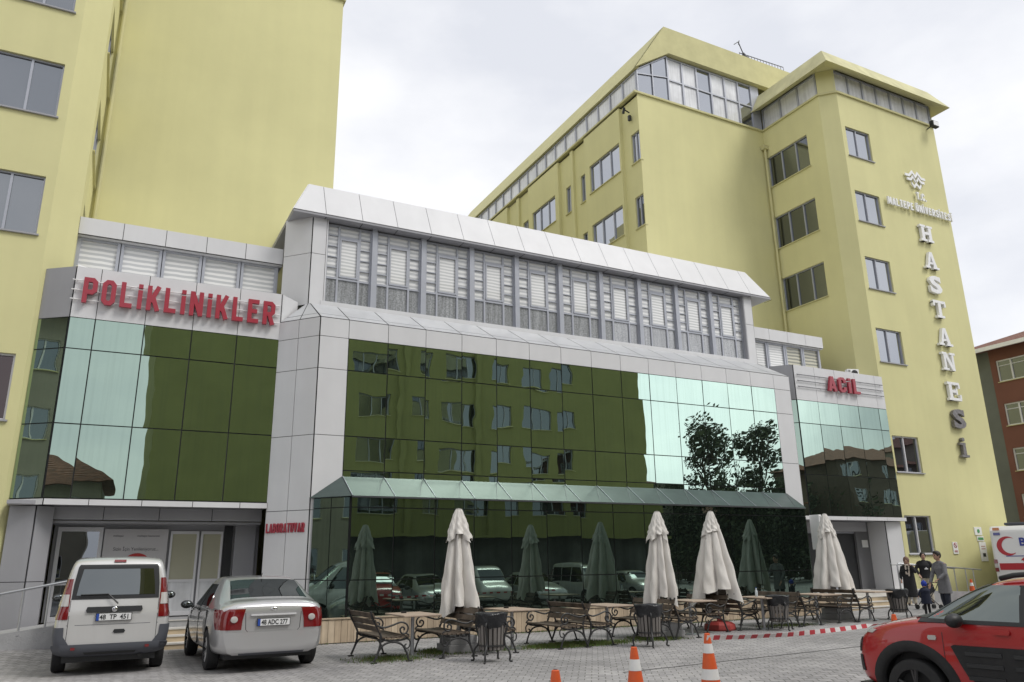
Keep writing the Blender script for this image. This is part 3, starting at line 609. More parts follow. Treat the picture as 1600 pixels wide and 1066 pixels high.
block_text(A, 'LABORATUVAR', Vector((3.54, 19.86, 2.42)) + Vector((-.76, -.65, 0)) * .03, U, Z_, Vector((-.76, -.65, 0)), .22, 1.12, .03, gap=.1)
A.build('lettering', M_RED, lab)
# ================================================================== yellow towers
def band(parent, o, u, nrm, ulen, z0, z1, n, name='glazing_band', mats_=(M_SKYG, M_PALE), inset=.1, rows=1):
    o = Vector(o); F = MB(); G = MB(); o2 = o - Vector(nrm) * inset
    for i in range(n + 1):
        c = o2 + Vector(u) * (ulen * i / n); F.prism([c - Vector(u) * .045 + Z_ * z0, c + Vector(u) * .045 + Z_ * z0, c + Vector(u) * .045 + Z_ * z1, c - Vector(u) * .045 + Z_ * z1], Vector(nrm) * .06)
    zz = [z0 + .03, z1 - .03] + [z0 + (z1 - z0) * k / rows for k in range(1, rows)]
    for z in zz: F.prism([o2 + Z_ * (z - .035), o2 + Vector(u) * ulen + Z_ * (z - .035), o2 + Vector(u) * ulen + Z_ * (z + .035), o2 + Z_ * (z + .035)], Vector(nrm) * .055)
    f = F.build(name, M_ALU, parent); ms = list(mats_)
    for i in range(n):
        a = o2 + Vector(u) * (ulen * i / n); c = o2 + Vector(u) * (ulen * (i + 1) / n); j = Vector(nrm) * random.uniform(-.006, .006)
        G.face([a + Z_ * z0 + j, c + Z_ * z0 - j, c + Z_ * z1 - j, a + Z_ * z1 + j], i * 7 % len(ms))
    G.build('pane', ms, f, fix=False)
def tower_roof(parent, x0, x1, y0, y1, ze=22.82, zt=23.9, ov=.62, mat_=M_STAIN):
    A = MB(); a, b_, c, d = x0 - ov, x1 + ov, y0 - ov, y1
    lo = [(a, c, ze), (b_, c, ze), (b_, d, ze), (a, d, ze)]; hi = [(x0 - .05, y0, zt), (x1 + .05, y0, zt), (x1 + .05, d, zt), (x0 - .05, d, zt)]; inn = [(x0, y0, 23.12), (x1, y0, 23.12), (x1, d, 23.12), (x0, d, 23.12)]
    for i in range(4):
        j = (i + 1) % 4; A.face([lo[i], lo[j], hi[j], hi[i]]); A.face([lo[j], lo[i], inn[i], inn[j]], 1)
    A.face(hi)
    for cx, cy in ((x0, y0), (x1, y0)): A.face([(cx - .3, cy - .3, 23.11), (cx + .7, cy - .3, 23.11), (cx + .7, cy + .7, 23.11), (cx - .3, cy + .7, 23.11)], 1)
    A.build('roof', [mat_, M_YEL], parent)
def tower(side):
    """side=+1 right (sign tower), -1 left; the two are mirror images about x=12.6"""
    fx = (lambda x: x) if side > 0 else (lambda x: round(25.2 - x, 4))
    lab = ('yellow hospital wing bearing the vertical white sign, with a glazed top floor', 'hospital wing') if side > 0 else ('yellow hospital tower rising out of the top left of the frame', 'hospital tower')
    t = thing('hospital_wing' if side > 0 else 'hospital_tower', *lab)
    Wl = MB(); tops = [20.25, 17.1, 14.0, 10.82, 6.34, 3.23]
    x0, x1 = fx(27.2), fx(33.95)
    hf = [(.25, 1.82, z - 1.45, z) for z in tops]
    L = 6.75
    if side > 0: o, u = Vector((27.2, 20.3, 0)), X_
    else:
        o, u = Vector((-8.75, 20.3, 0)), X_; hf = [(L - 1.8, L - .22, z - 1.48, z + .05) for z in tops]
    wall(Wl, o, u, -Y_, L, 0, 21.9, hf)
    fr_ = M_ALU
    for k, h in enumerate(hf): window(t, o, u, -Y_, h, [.46 if side > 0 else .56], panes=[M_SKYG if (k < 4 and side > 0) else M_MIDG if k < 4 else M_DKG if side < 0 else M_DIMG], sillmat=M_ACPG, frame=M_WFR if k > 3 else M_ALU)
    # chamfer
    a, b_ = (Vector((26.65, 20.85, 0)), Vector((27.2, 20.3, 0))) if side > 0 else (Vector((-2.0, 20.3, 0)), Vector((-1.42, 20.87, 0)))
    Wl.face([a, b_, b_ + Z_ * 23.1, a + Z_ * 23.1])
    # inner side
    if side > 0: o, u, n = Vector((26.65, 24.27, 0)), -Y_, -X_
    else: o, u, n = Vector((-1.42, 20.87, 0)), Y_, X_
    hs = [(.1, 2.52, z - 1.5, z + .1) for z in (20.3, 17.13, 14.05)] if side > 0 else [(.9, 3.3, z - 1.5, z + .1) for z in (20.3, 17.13, 14.05, 10.9)]
    wall(Wl, o, u, n, 3.42, 0, 21.9, hs)
    for h in hs: window(t, o, u, n, h, [.335, .69], panes=[M_DIMG], frame=M_ALU)
    # wing / big wall
    if side > 0: Wl.face([(19.08, 24.27, 0), (26.65, 24.27, 0), (26.65, 24.27, 21.9), (19.08, 24.27, 21.9)])
    else: Wl.face([(-1.42, 24.27, 0), (5.72, 24.27, 0), (5.72, 24.27, 21.9), (-1.42, 24.27, 21.9)])
    # outer sides and back
    xo = 33.95 if side > 0 else -8.75
    Wl.face([(xo, 20.3, 0), (xo, 46, 0), (xo, 46, 23.1), (xo, 20.3, 23.1)]); Wl.face([(xo, 46, 0), (19.08 if side > 0 else 5.72, 46, 0), (19.08 if side > 0 else 5.72, 46, 21.9), (xo, 46, 21.9)])
    if side > 0:
        # long side wall with alternating projecting bays
        segs = [(24.27, 25.5, 0, [(24.3, 24.9)]), (25.5, 28.5, .16, [(25.62, 28.1)]), (28.5, 29.65, 0, [(28.55, 29.15)]), (29.65, 29.9, .12, []), (29.9, 31.05, 0, [(29.94, 30.55)]),
                (31.05, 34.3, .16, [(31.4, 33.85)]), (34.3, 35.5, 0, [(34.6, 35.2)]), (35.5, 35.8, .12, []), (35.8, 36.9, 0, [(36.0, 36.6)]), (36.9, 40.0, .16, [(37.2, 39.7)]), (40.0, 46, 0, [])]
        for y0, y1, pr, wn in segs:
            o = Vector((19.08 - pr, y1, 0)); hh = []
            for a, c in wn:
                for z in (20.05, 16.95, 13.85): hh.append((y1 - c, y1 - a, z - 1.47, z))
            wall(Wl, o, -Y_, -X_, y1 - y0, 0, 21.75, hh)
            for h in hh: window(t, o, -Y_, -X_, h, [.32, .68] if h[1] - h[0] > 1 else [.5], panes=[M_SKYG] if h[1] - h[0] > 1 or h[3] > 18 else [M_DIMG])
            if pr:
                for yy, s_ in ((y0, 1), (y1, -1)): Wl.face([(19.08, yy, 0), (19.08 - pr, yy, 0), (19.08 - pr, yy, 21.75), (19.08, yy, 21.75)][::s_])
    else: Wl.face([(5.72, 24.27, 0), (5.72, 46, 0), (5.72, 46, 21.9), (5.72, 24.27, 21.9)])
    Wl.build('wall', M_YEL, t)
    # ledge under the top glazing
    Lg = MB(); e = .08
    pts = [(xo, 20.3), (fx(27.2) if side > 0 else -2.0, 20.3), (26.65, 20.85), (26.65, 24.27), (19.08, 24.27), (19.08, 46)] if side > 0 else [(-8.75, 20.3), (-2.0, 20.3), (-1.42, 20.87), (-1.42, 24.27), (5.72, 24.27), (5.72, 46)]
    offs = {1: [(xo, 20.3 - e), (27.2 - .03, 20.3 - e), (26.65 - e, 20.85 - .03), (26.65 - e, 24.27 - e), (18.97 - e, 24.27 - e), (18.97 - e, 46)], -1: [(-8.75, 20.3 - e), (-2.0 + .03, 20.3 - e), (-1.42 + e, 20.87 - .03), (-1.42 + e, 24.27 - e), (5.72 + e, 24.27 - e), (5.72 + e, 46)]}[side]
    for i in range(len(pts) - 1):
        p, q, r, s_ = pts[i], pts[i + 1], offs[i + 1], offs[i]
        Lg.prism([(p[0], p[1], 21.86), (q[0], q[1], 21.86), (r[0], r[1], 21.86), (s_[0], s_[1], 21.86)], (0, 0, .09))
    Lg.build('ledge', M_YELD, t)
    # top floor
    if side > 0:
        band(t, (27.2, 20.3, 0), X_, -Y_, 6.7, 21.95, 23.1, 7, mats_=(M_PALE,)); band(t, (26.65, 24.2, 0), -Y_, -X_, 3.25, 21.95, 23.1, 3, mats_=(M_PALE,))  # sky reflection of these panes is painted as a pale colour
        tower_roof(t, 26.65, 33.95, 20.3, 24.6)
        band(t, (20.95, 24.27, 0), X_, -Y_, 5.2, 21.95, 24.35, 6, mats_=(M_PALE, M_PALE, M_SKYG), rows=2, inset=.05)
        band(t, (19.08, 46, 0), -Y_, -X_, 21.7, 21.95, 23.05, 21, mats_=(M_PALE,), inset=.05)
        F = MB(); q = [(19.12, 24.24, 21.95), (20.9, 24.24, 21.95), (20.9, 24.24, 24.35), (19.12, 24.24, 23.1)]
        for i in range(4): F.tube([q[i], q[(i + 1) % 4]], .04, 4)
        F.tube([(20, 24.23, 21.95), (20, 24.23, 23.7)], .035, 4); F.tube([(19.12, 24.235, 22.9), (20.9, 24.235, 23.2)], .03, 4)
        f = F.build('gable_window', M_ALU, t); G = MB(); G.face([(x, y + .03, z) for x, y, z in q]); G.build('pane', M_SKYG, f, fix=False)
        R = MB()  # mansard roof of the long wing
        R.face([(18.95, 46, 23.09), (18.95, 24.05, 23.09), (20.72, 24.02, 25.8), (20.72, 46, 25.8)])
        R.prism([(18.95, 24.04, 23.09), (20.9, 24.04, 24.4), (33.95, 24.04, 24.4), (33.95, 24.04, 25.8), (20.72, 24.04, 25.8)], (0, .28, 0))
        R.face([(20.72, 24.1, 25.78), (33.9, 24.1, 25.78), (33.9, 46, 25.78), (20.72, 46, 25.78)]); R.face([(18.95, 24.05, 23.09), (18.95, 46, 23.09), (19.15, 46, 23.1), (19.15, 24.05, 23.1)])
        R.face([(33.9, 24.1, 22), (33.9, 46, 22), (33.9, 46, 25.78), (33.9, 24.1, 25.78)])
        R.build('mansard_roof', M_YELD, t)
        R = MB(); R.prism([(24.5, 25.2, 25.6), (31, 25.2, 25.6), (31, 25.2, 26.5), (29.5, 25.2, 26.95), (27.6, 25.2, 26.9), (26.0, 25.2, 26.55)], (0, 4, 0)); R.build('roof_hood', M_YEL, t)
        A = MB(); A.box(26.1, 24.27, 21.95, 26.65, 24.33, 24.4); A.build('corner_panel', M_ALU, t)
        # right flank bay with small hood
        A = MB(); A.prism([(33.96, 21.3, 3.2), (34.95, 21.3, 3.2), (34.95, 21.3, 7.0), (33.96, 21.3, 7.3)], (0, 3, 0), 0); A.prism([(33.96, 21.2, 7.35), (35.1, 21.2, 7.02), (35.15, 21.2, 7.2), (33.96, 21.2, 8.1)], (0, 3.2, 0), 1)
        for z in (4.2, 5.2, 6.2): A.box(33.97, 21.28, z, 34.97, 21.3, z + .03, 2)
        A.build('side_bay', [M_ACPG, M_YEL, M_JOINT], t)
    else:
        band(t, (-8.75, 20.3, 0), X_, -Y_, 6.7, 21.95, 23.1, 7); band(t, (-1.42, 20.9, 0), Y_, X_, 3.25, 21.95, 23.1, 3)
        tower_roof(t, -8.75, -1.42, 20.3, 24.6)
        band(t, (-1.42, 24.27, 0), X_, -Y_, 7.1, 21.95, 24.35, 7, rows=2, inset=.05)
        R = MB(); R.prism([(-8.7, 24.04, 24.4), (5.7, 24.04, 24.4), (6.0, 24.04, 25.8), (-8.7, 24.04, 25.8)], (0, 22, 0)); R.build('roof', M_YELD, t)
    # rainwater pipe
    A = MB()
    if side > 0: A.tube([(26.5, 24.12, 11), (26.5, 24.12, 20.8)], .06, 8); A.prism([(26.38, 24.0, 20.8), (26.62, 24.0, 20.8), (26.68, 24.0, 21.0), (26.32, 24.0, 21.0)], (0, .24, 0))
    else: A.tube([(-1.28, 24.15, 9), (-1.28, 24.15, 21.9)], .06, 8)
    A.build('rain_pipe', M_YELD, t, smooth=.6)
    return t
wing = tower(1); twr = tower(-1)
# ================================================================== vertical sign
def serif_sign():
    t = thing('tower_sign', 'vertical white slab serif lettering HASTANESİ down the right tower', 'sign')
    zc_ = [15.78, 14.47, 13.32, 12.16, 10.89, 9.78, 8.46, 7.28, 6.05]; word = 'HASTANESİ'
    grey = mat('bare grey metal letter', (.20, .19, .19), .45, metal=.3, noise=(9, .35)); edge = mat('letter return', (.30, .29, .27), .5)
    for ch, zc, k in zip(word, zc_, range(9)):
        A = MB(); w, h = .88, .80; x0 = 31.72 - w / 2; z0 = zc - h / 2; D = 20.30
        def r(a, b_, c, d, dp=0): A.box(x0 + a * w, D - .16 - dp, z0 + b_ * h, x0 + c * w, D - .03, z0 + d * h)
        def dg(pts, dp=.003): A.prism([(x0 + a * w, D - .16 - dp, z0 + b_ * h) for a, b_ in pts], (0, .13 + dp, 0))
        if ch == 'H': [r(a, 0, a + .22, 1) for a in (.12, .66)]; r(.3, .42, .7, .58, .003); [r(a, b_, a + .44, b_ + .13, .006) for a in (.01, .55) for b_ in (0, .87)]
        if ch == 'T': r(.39, 0, .61, 1); r(.02, .84, .98, 1, .004); r(.02, .66, .14, .9, .007); r(.86, .66, .98, .9, .007); r(.22, 0, .78, .13, .007)
        if ch == 'E': r(.12, 0, .34, 1); r(.02, .86, .92, 1, .004); r(.02, 0, .96, .14, .004); r(.3, .43, .7, .57, .004); r(.82, .68, .94, .9, .007); r(.86, .1, .98, .34, .007); r(.62, .33, .72, .67, .007)
        if ch == 'İ': r(.39, 0, .61, .74); r(.22, 0, .78, .12, .004); r(.22, .64, .62, .76, .004); A.lathe([(.085, -.1), (.085, .03)], (x0 + .5 * w, D - .06, z0 + .93 * h), 14, axis='y')
        if ch == 'A': dg([(.1, 0), (.27, 0), (.55, 1), (.4, 1)]); dg([(.66, 0), (.9, 0), (.62, 1), (.42, 1)], .006); r(.28, .26, .7, .38, .001); r(-.02, 0, .36, .12, .009); r(.56, 0, 1.02, .12, .009)
        if ch == 'N': r(.12, 0, .27, 1); r(.73, 0, .88, 1); dg([(.12, 1), (.36, 1), (.88, 0), (.66, 0)]); r(0, 0, .4, .12, .006); r(0, .88, .34, 1, .006); r(.6, .88, 1, 1, .006)
        if ch == 'S': text_into(A, 'S', 31.72, z0 + .03, 1.06, 20.27, .13, fit=.82, bold=.045); r(.78, .70, .9, .98, .004); r(.08, .02, .2, .3, .004)
        A.build('letter', grey if k > 6 else M_WHITE, t)
    u = thing('university_sign', 'small white lettering T.C. MALTEPE ÜNİVERSİTESİ under the winged emblem', 'sign')
    A = MB(); block_text(A, 'MALTEPE ÜNİVERSİTESİ', (29.40, 20.22, 16.80), X_, Z_, -Y_, .36, 4.46, .08, gap=.2); A.build('university_lettering', M_WHITE, u)
    A = MB(); block_text(A, 'T.C.', (31.50, 20.22, 17.46), X_, Z_, -Y_, .36, .66, .08, gap=.14); A.build('republic_lettering', M_WHITE, u)
    # emblem: an M of two peaks over a W between short stepped wings
    e = thing('emblem', 'white winged M and W emblem above the small lettering', 'emblem'); A = MB()
    def z_(pts, d=.05, dp=0): A.prism([(31.70 + a * .7, 20.2 - dp, 18.45 + b_ * .48) for a, b_ in pts], (0, d + dp, 0))
    def bar(p, q, th, dp): 
        (a, b_), (c, d) = p, q; z_([(a, b_ - th), (c, d - th), (c, d + th), (a, b_ + th)], dp=dp)
    for sgn in (1, -1):
        k = [(-1, .45), (-.55, .45), (-.22, .92)]; P = lambda a, b_: (a * sgn, b_)
        bar(P(-1, .42), P(-.6, .42), .13, .002); bar(P(-.6, .42), P(-.26, .95 - .05), .16, .004); bar(P(-.26, .88), P(0, .42), .17, .006)
        bar(P(-.86, .0), P(-.5, .0), .13, .002); bar(P(-.5, 0), P(-.26, .38), .15, .004); bar(P(-.26, .3), P(-.06, -.1), .14, .008)
        bar(P(-.48, -.35), P(-.26, -.72), .15, .005); bar(P(-.26, -.72), P(0, -.36), .15, .007)
    A.build('emblem_relief', M_WHITE, e)
serif_sign()
# ================================================================== plinth, right ramp and rail, notices
pl = thing('wood_plinth', 'low pale timber clad plinth running along the foot of the dark glass wall', 'plinth')
A = MB(); A.box(4.2, 17.92, 0, 20.9, 18.09, .5, 1); A.build('curb_core', [M_CONC, M_CONC], pl)
M_TIM = [mat('pale timber %d' % i, c, .75, streak=(9, .2), noise=(2, .15)) for i, c in enumerate(((.47, .37, .26), (.40, .315, .225), (.53, .43, .31)))]
A = MB(); x = 4.2
while x < 20.9:
    w = .145; A.box(x, 17.88, .02, min(x + w - .008, 20.9), 17.915, .49 + random.uniform(-.004, .004), random.choice((0, 0, 1, 2))); x += w
A.build('timber_board', M_TIM, pl)
A = MB(); A.box(4.18, 17.86, .502, 20.92, 18.085, .525); A.build('coping', M_TIM[1], pl)
rr = thing('accessible_ramp', 'grey concrete ramp along the foot of the yellow sign tower', 'ramp')
A = MB(); A.prism([(25.0, 19.0, 0), (29.7, 19.0, 0), (29.7, 19.0, .38), (25.0, 19.0, .58)], (0, 1.28, 0)); A.build('ramp_slab', M_CONC, rr)
rz2 = lambda x: 1.47 - .064 * (x - 25.1)
xp = (26.5, 27.3, 28.1, 28.75, 29.2); rail('handrail', 'steel handrail sloping down beside the yellow sign tower behind the people', [(25.02, 19.06, .5), (25.02, 19.06, 1.40), (25.1, 19.06, 1.46), (27.5, 19.06, rz2(27.5)), (29.7, 19.06, rz2(29.7))],
     [(x, 19.06, rz2(x)) for x in xp], [.42] * 5)
xp = (26.9, 27.9, 28.9); rail('handrail', 'rear steel handrail of the ramp close to the yellow tower wall', [(26.0, 20.1, 1.45), (29.7, 20.1, 1.22)], [(x, 20.1, 1.39) for x in xp], [.42] * 3)
def notice(name, label, x, z, w, h, parts):
    t = thing(name, label, 'notice'); A = MB(); A.box(x - w / 2, 20.27, z - h / 2, x + w / 2, 20.298, z + h / 2); A.build('board', M_WHITE, t)
    for p in parts: p(t, x, z)
def nosmoke(t, x, z):
    A = MB(); A.lathe([(.10, 0), (.10, .006)], (0, 0, 0), 24); A.v = [(x + a, 20.268 - c, z + .1 + b_) for a, b_, c in A.v]; A.build('red_ring', M_RED, t)
    A = MB(); A.lathe([(.075, 0), (.075, .009)], (0, 0, 0), 24); A.v = [(x + a, 20.268 - c, z + .1 + b_) for a, b_, c in A.v]; A.build('white_field', M_WHITE, t)
    A = MB(); A.prism([(x - .07, 20.25, z + .15), (x - .05, 20.25, z + .17), (x + .07, 20.25, z + .05), (x + .05, 20.25, z + .03)], (0, .01, 0)); A.box(x - .1, 20.262, z - .16, x + .1, 20.266, z - .14); A.box(x - .1, 20.262, z - .12, x + .1, 20.266, z - .1); A.build('red_bar', M_RED, t)
notice('no_smoking_notice', 'small white no smoking notice with a red ring on the yellow wall', 30.22, 2.0, .3, .46, [nosmoke])
def q_(t, x, z):
    A = MB(); A.lathe([(.08, 0), (.08, .006)], (0, 0, 0), 20); A.v = [(x + a, 20.268 - c, z + b_) for a, b_, c in A.v]; A.build('green_disc', mat('notice green', (.08, .30, .12), .5), t)
notice('green_notice', 'small white notice with a green emblem, uppermost on the yellow wall', 31.85, 2.66, .46, .32, [q_])
def g_(t, x, z): A = MB(); A.box(x - .17, 20.262, z - .05, x + .17, 20.266, z + .05); A.build('green_strip', MATS['notice green'], t)
notice('green_strip_notice', 'narrow green and white strip notice under the green emblem notice', 31.92, 2.36, .42, .2, [g_])
def b_(t, x, z): A = MB(); A.box(x - .09, 20.262, z - .2, x + .09, 20.266, z - .06); A.build('black_print', M_BLACK, t); A = MB(); A.box(x - .13, 20.262, z + .1, x + .13, 20.266, z + .12); A.box(x - .13, 20.262, z + .2, x + .13, 20.266, z + .22); A.build('red_print', M_RED, t)
notice('white_notice', 'tall white notice with red lines and a black picture under the green strip', 31.98, 1.85, .42, .76, [b_])
# small building fittings
def ac_unit(x, y, z, lab, rz=0):
    t = thing('air_conditioner', lab, 'air conditioner', (x, y, z), rz, sc=.62); A = MB(); A.box(-.4, -.15, 0, .4, .15, .55); A.build('case', M_WHITE, t, bevel=.02)
    A = MB(); A.lathe([(.22, 0), (.22, .02), (.2, .03)], (.08, 0, 0), 24); A.v = [(a, -.155 - c, .27 + b_) for a, b_, c in A.v]
    A.build('fan_grille', M_BLACK, t)
    A = MB()
    for k in range(5): A.box(-.36, -.16, .08 + k * .09, -.2, -.15, .12 + k * .09)
    A.build('vent', M_BLACK, t)
ac_unit(-1.12, 20.95, 8.55, 'white air conditioner outdoor unit on the left fascia roof', .5); ac_unit(25.9, 20.5, 8.57, 'white air conditioner outdoor unit on the right fascia roof', -.3)
fl = thing('floodlight', 'black floodlight fixed under the top floor glazing of the sign tower', 'floodlight', (33.4, 20.0, 21.7))
A = MB(); A.box(-.22, -.2, -.15, .22, .0, .15); A.build('housing', M_BLACK, fl, bevel=.02); A = MB(); A.box(-.18, -.215, -.11, .18, -.2, .11); A.build('lens', M_WHITE, fl); A = MB(); A.tube([(0, 0, 0), (0, .28, -.05)], .03); A.build('bracket', M_BLACK, fl)
sc_ = thing('security_camera', 'small black bracket camera high on the side of the long wing', 'camera', (18.95, 24.75, 21.1))
A = MB(); A.tube([(0, 0, 0), (-.3, 0, .1)], .03); A.tube([(-.3, -.05, .15), (-.3, .05, -.1)], .06); A.box(-.06, -.06, -.4, .06, .06, -.15); A.build('camera_body', M_BLACK, sc_)
ms_ = thing('roof_mast', 'thin dark lightning mast with a conical foot on the wing roof', 'mast', (26.0, 24.3, 25.8))
A = MB(); A.lathe([(.28, 0), (.05, .4), (.03, .45)], n=10); A.build('foot', M_BLACK, ms_); A = MB(); A.tube([(0, 0, .3), (-.3, 0, 1.0)], .025); A.tube([(-.3, 0, 1.0), (-.6, 0, .75)], .02); A.tube([(-.3, 0, .85), (-.22, 0, 1.1)], .02); A.build('rod', M_BLACK, ms_)
rl = thing('roof_railing', 'thin black railing along the wing roof edge beside the mast', 'railing')
A = MB(); A.tube([(25.6, 24.2, 26.05), (28.6, 24.2, 26.15)], .02, 5)
A.build('top_rail', M_BLACK, rl)
A = MB()
for k in range(16): A.tube([(25.6 + k * .2, 24.2, 25.78), (25.6 + k * .2, 24.2, 26.1)], .012, 4)
A.build('baluster', M_BLACK, rl)
# ================================================================== apartment block at the right edge
def apartments(name, lab, x, y0, y1, ze, rows, wins, col1, col2, yc, face='-x'):
    t = thing(name, lab, 'apartment building'); A = MB(); o = Vector((x, y1, 0)); hh = []
    for zt in rows:
        for a, c in wins: hh.append((y1 - c, y1 - a, zt - 1.35, zt))
    wall(A, o, -Y_, -X_, y1 - yc, 0, ze, [], mi=1); wall(A, Vector((x - .05, yc, 0)), -Y_, -X_, yc - y0, 0, ze, [(h[0] - (y1 - yc), h[1] - (y1 - yc), h[2], h[3]) for h in hh], mi=0)
    A.face([(x, y0, 0), (x + 12, y0, 0), (x + 12, y0, ze), (x, y0, ze)]); A.face([(x, y1, 0), (x + 12, y1, 0), (x + 12, y1, ze), (x, y1, ze)], 1)
    A.build('wall', [mat('brick red render', (.17, .07, .048), .85, noise=(.8, .1)), mat('grey green render', (.135, .145, .125), .85, noise=(.8, .1))], t)
    for h in hh: window(t, Vector((x - .05, yc, 0)), -Y_, -X_, (h[0] - (y1 - yc), h[1] - (y1 - yc), h[2], h[3]), [.3, .68], frame=M_WFR, panes=[M_DIMG, M_PALE], transom=.74, fw=.08)
    R = MB(); ym = (y0 + y1) / 2
    R.face([(x - .8, y0 - .8, ze), (x - .8, y1 + .8, ze), (x + 4, y1 - 3, ze + 1.7), (x + 4, y0 + 3, ze + 1.7)]); R.face([(x - .8, y0 - .8, ze), (x + 12, y0 - .8, ze), (x + 8, y0 + 3, ze + 1.7), (x + 4, y0 + 3, ze + 1.7)])
    R.face([(x - .8, y1 + .8, ze), (x + 12, y1 + .8, ze), (x + 8, y1 - 3, ze + 1.7), (x + 4, y1 - 3, ze + 1.7)]); R.face([(x + 4, y0 + 3, ze + 1.7), (x + 8, y0 + 3, ze + 1.7), (x + 8, y1 - 3, ze + 1.7), (x + 4, y1 - 3, ze + 1.7)])
    R.build('roof', tile_mat(), t)
    R = MB(); R.box(x - .86, y0 - .86, ze - .22, x - .74, y1 + .86, ze + .02); R.box(x - .7, y0 - .86, ze - .22, x + 12, y0 - .74, ze + .02); R.build('gutter', M_WHITE, t)
    R = MB(); R.box(x - .8, y0 - .8, ze - .1, x + 12, y1 + .8, ze - .03); R.build('eaves', MATS['brick red render'], t)
    return t
def tile_mat():
    if 'clay roof tiles' in MATS: return MATS['clay roof tiles']
    m = mat('clay roof tiles', (.22, .095, .06), .8, noise=(3, .35)); t = m.node_tree; p = t.nodes['Principled BSDF']
    co = t.nodes.new('ShaderNodeTexCoord'); w = t.nodes.new('ShaderNodeTexWave'); w.inputs['Scale'].default_value = 1.4; w.bands_direction = 'Y'; t.links.new(co.outputs['Object'], w.inputs[0])
    b = t.nodes.new('ShaderNodeBump'); b.inputs['Distance'].default_value = .12; b.inputs['Strength'].default_value = 1; t.links.new(w.outputs['Fac'], b.inputs['Height']); t.links.new(b.outputs[0], p.inputs['Normal'])
    return m
apt = apartments('apartment_building', 'brick red and grey green apartment building with a tiled roof beyond the right tower', 48, 15, 30.5, 14.1, (13.3, 10.6, 7.9, 5.2), ((24.7, 27.55), (20.5, 23.3), (16.5, 19.3)), None, None, 27.9)
ac = thing('air_conditioner', 'small air conditioner unit hung on the brick red apartment wall', 'air conditioner', (47.7, 24.3, 11.6)); A = MB(); A.box(-.2, -.4, -.3, .2, .4, .3); A.build('case', M_WHITE, ac, bevel=.02); A = MB(); A.box(-.215, -.25, -.22, -.2, .25, .22); A.build('fan_grille', M_BLACK, ac)
yw = thing('yard_wall', 'low yellow boundary wall at the right edge under the apartment building', 'wall'); A = MB(); A.box(38, 24, 0, 46, 24.3, 2.9); A.build('wall_body', M_YEL, yw); A = MB(); A.box(37.9, 23.9, 2.9, 46.1, 24.4, 3.05); A.build('coping', M_YELD, yw)
# ================================================================== vehicles
M_SILV = mat('silver metallic paint', (.52, .52, .525), .3, metal=.55, coat=1)
M_VAN = mat('pale silver van paint', (.60, .595, .585), .35, metal=.3, coat=1, streak=(3, .05))
M_REDP = mat('red car paint', (.37, .010, .012), .3, coat=1)
M_WHP = mat('white vehicle paint', (.74, .74, .73), .35, coat=.8)
M_CGL = glass_mat('car window glass', (.20, .215, .22), (.012, .014, .014), wave=.0, fac=.8)
M_RGL = glass_mat('pale car side glass', (.21, .235, .225), (.035, .042, .038), wave=.004, fac=.8)
M_LAMPR = mat('red lamp lens', (.17, .005, .007), .15, coat=1)
M_LAMPW = mat('clear lamp lens', (.48, .46, .44), .15, coat=1)
M_LAMPO = mat('amber lamp lens', (.55, .17, .02), .2, coat=1)
M_GREYP = mat('dark grey bumper plastic', (.075, .08, .095), .5)
M_CHR = mat('chrome trim', (.7, .7, .72), .12, metal=1)
M_PLATE = mat('number plate white', (.72, .72, .72), .4)
M_BLUE = mat('plate blue', (.02, .07, .35), .4)
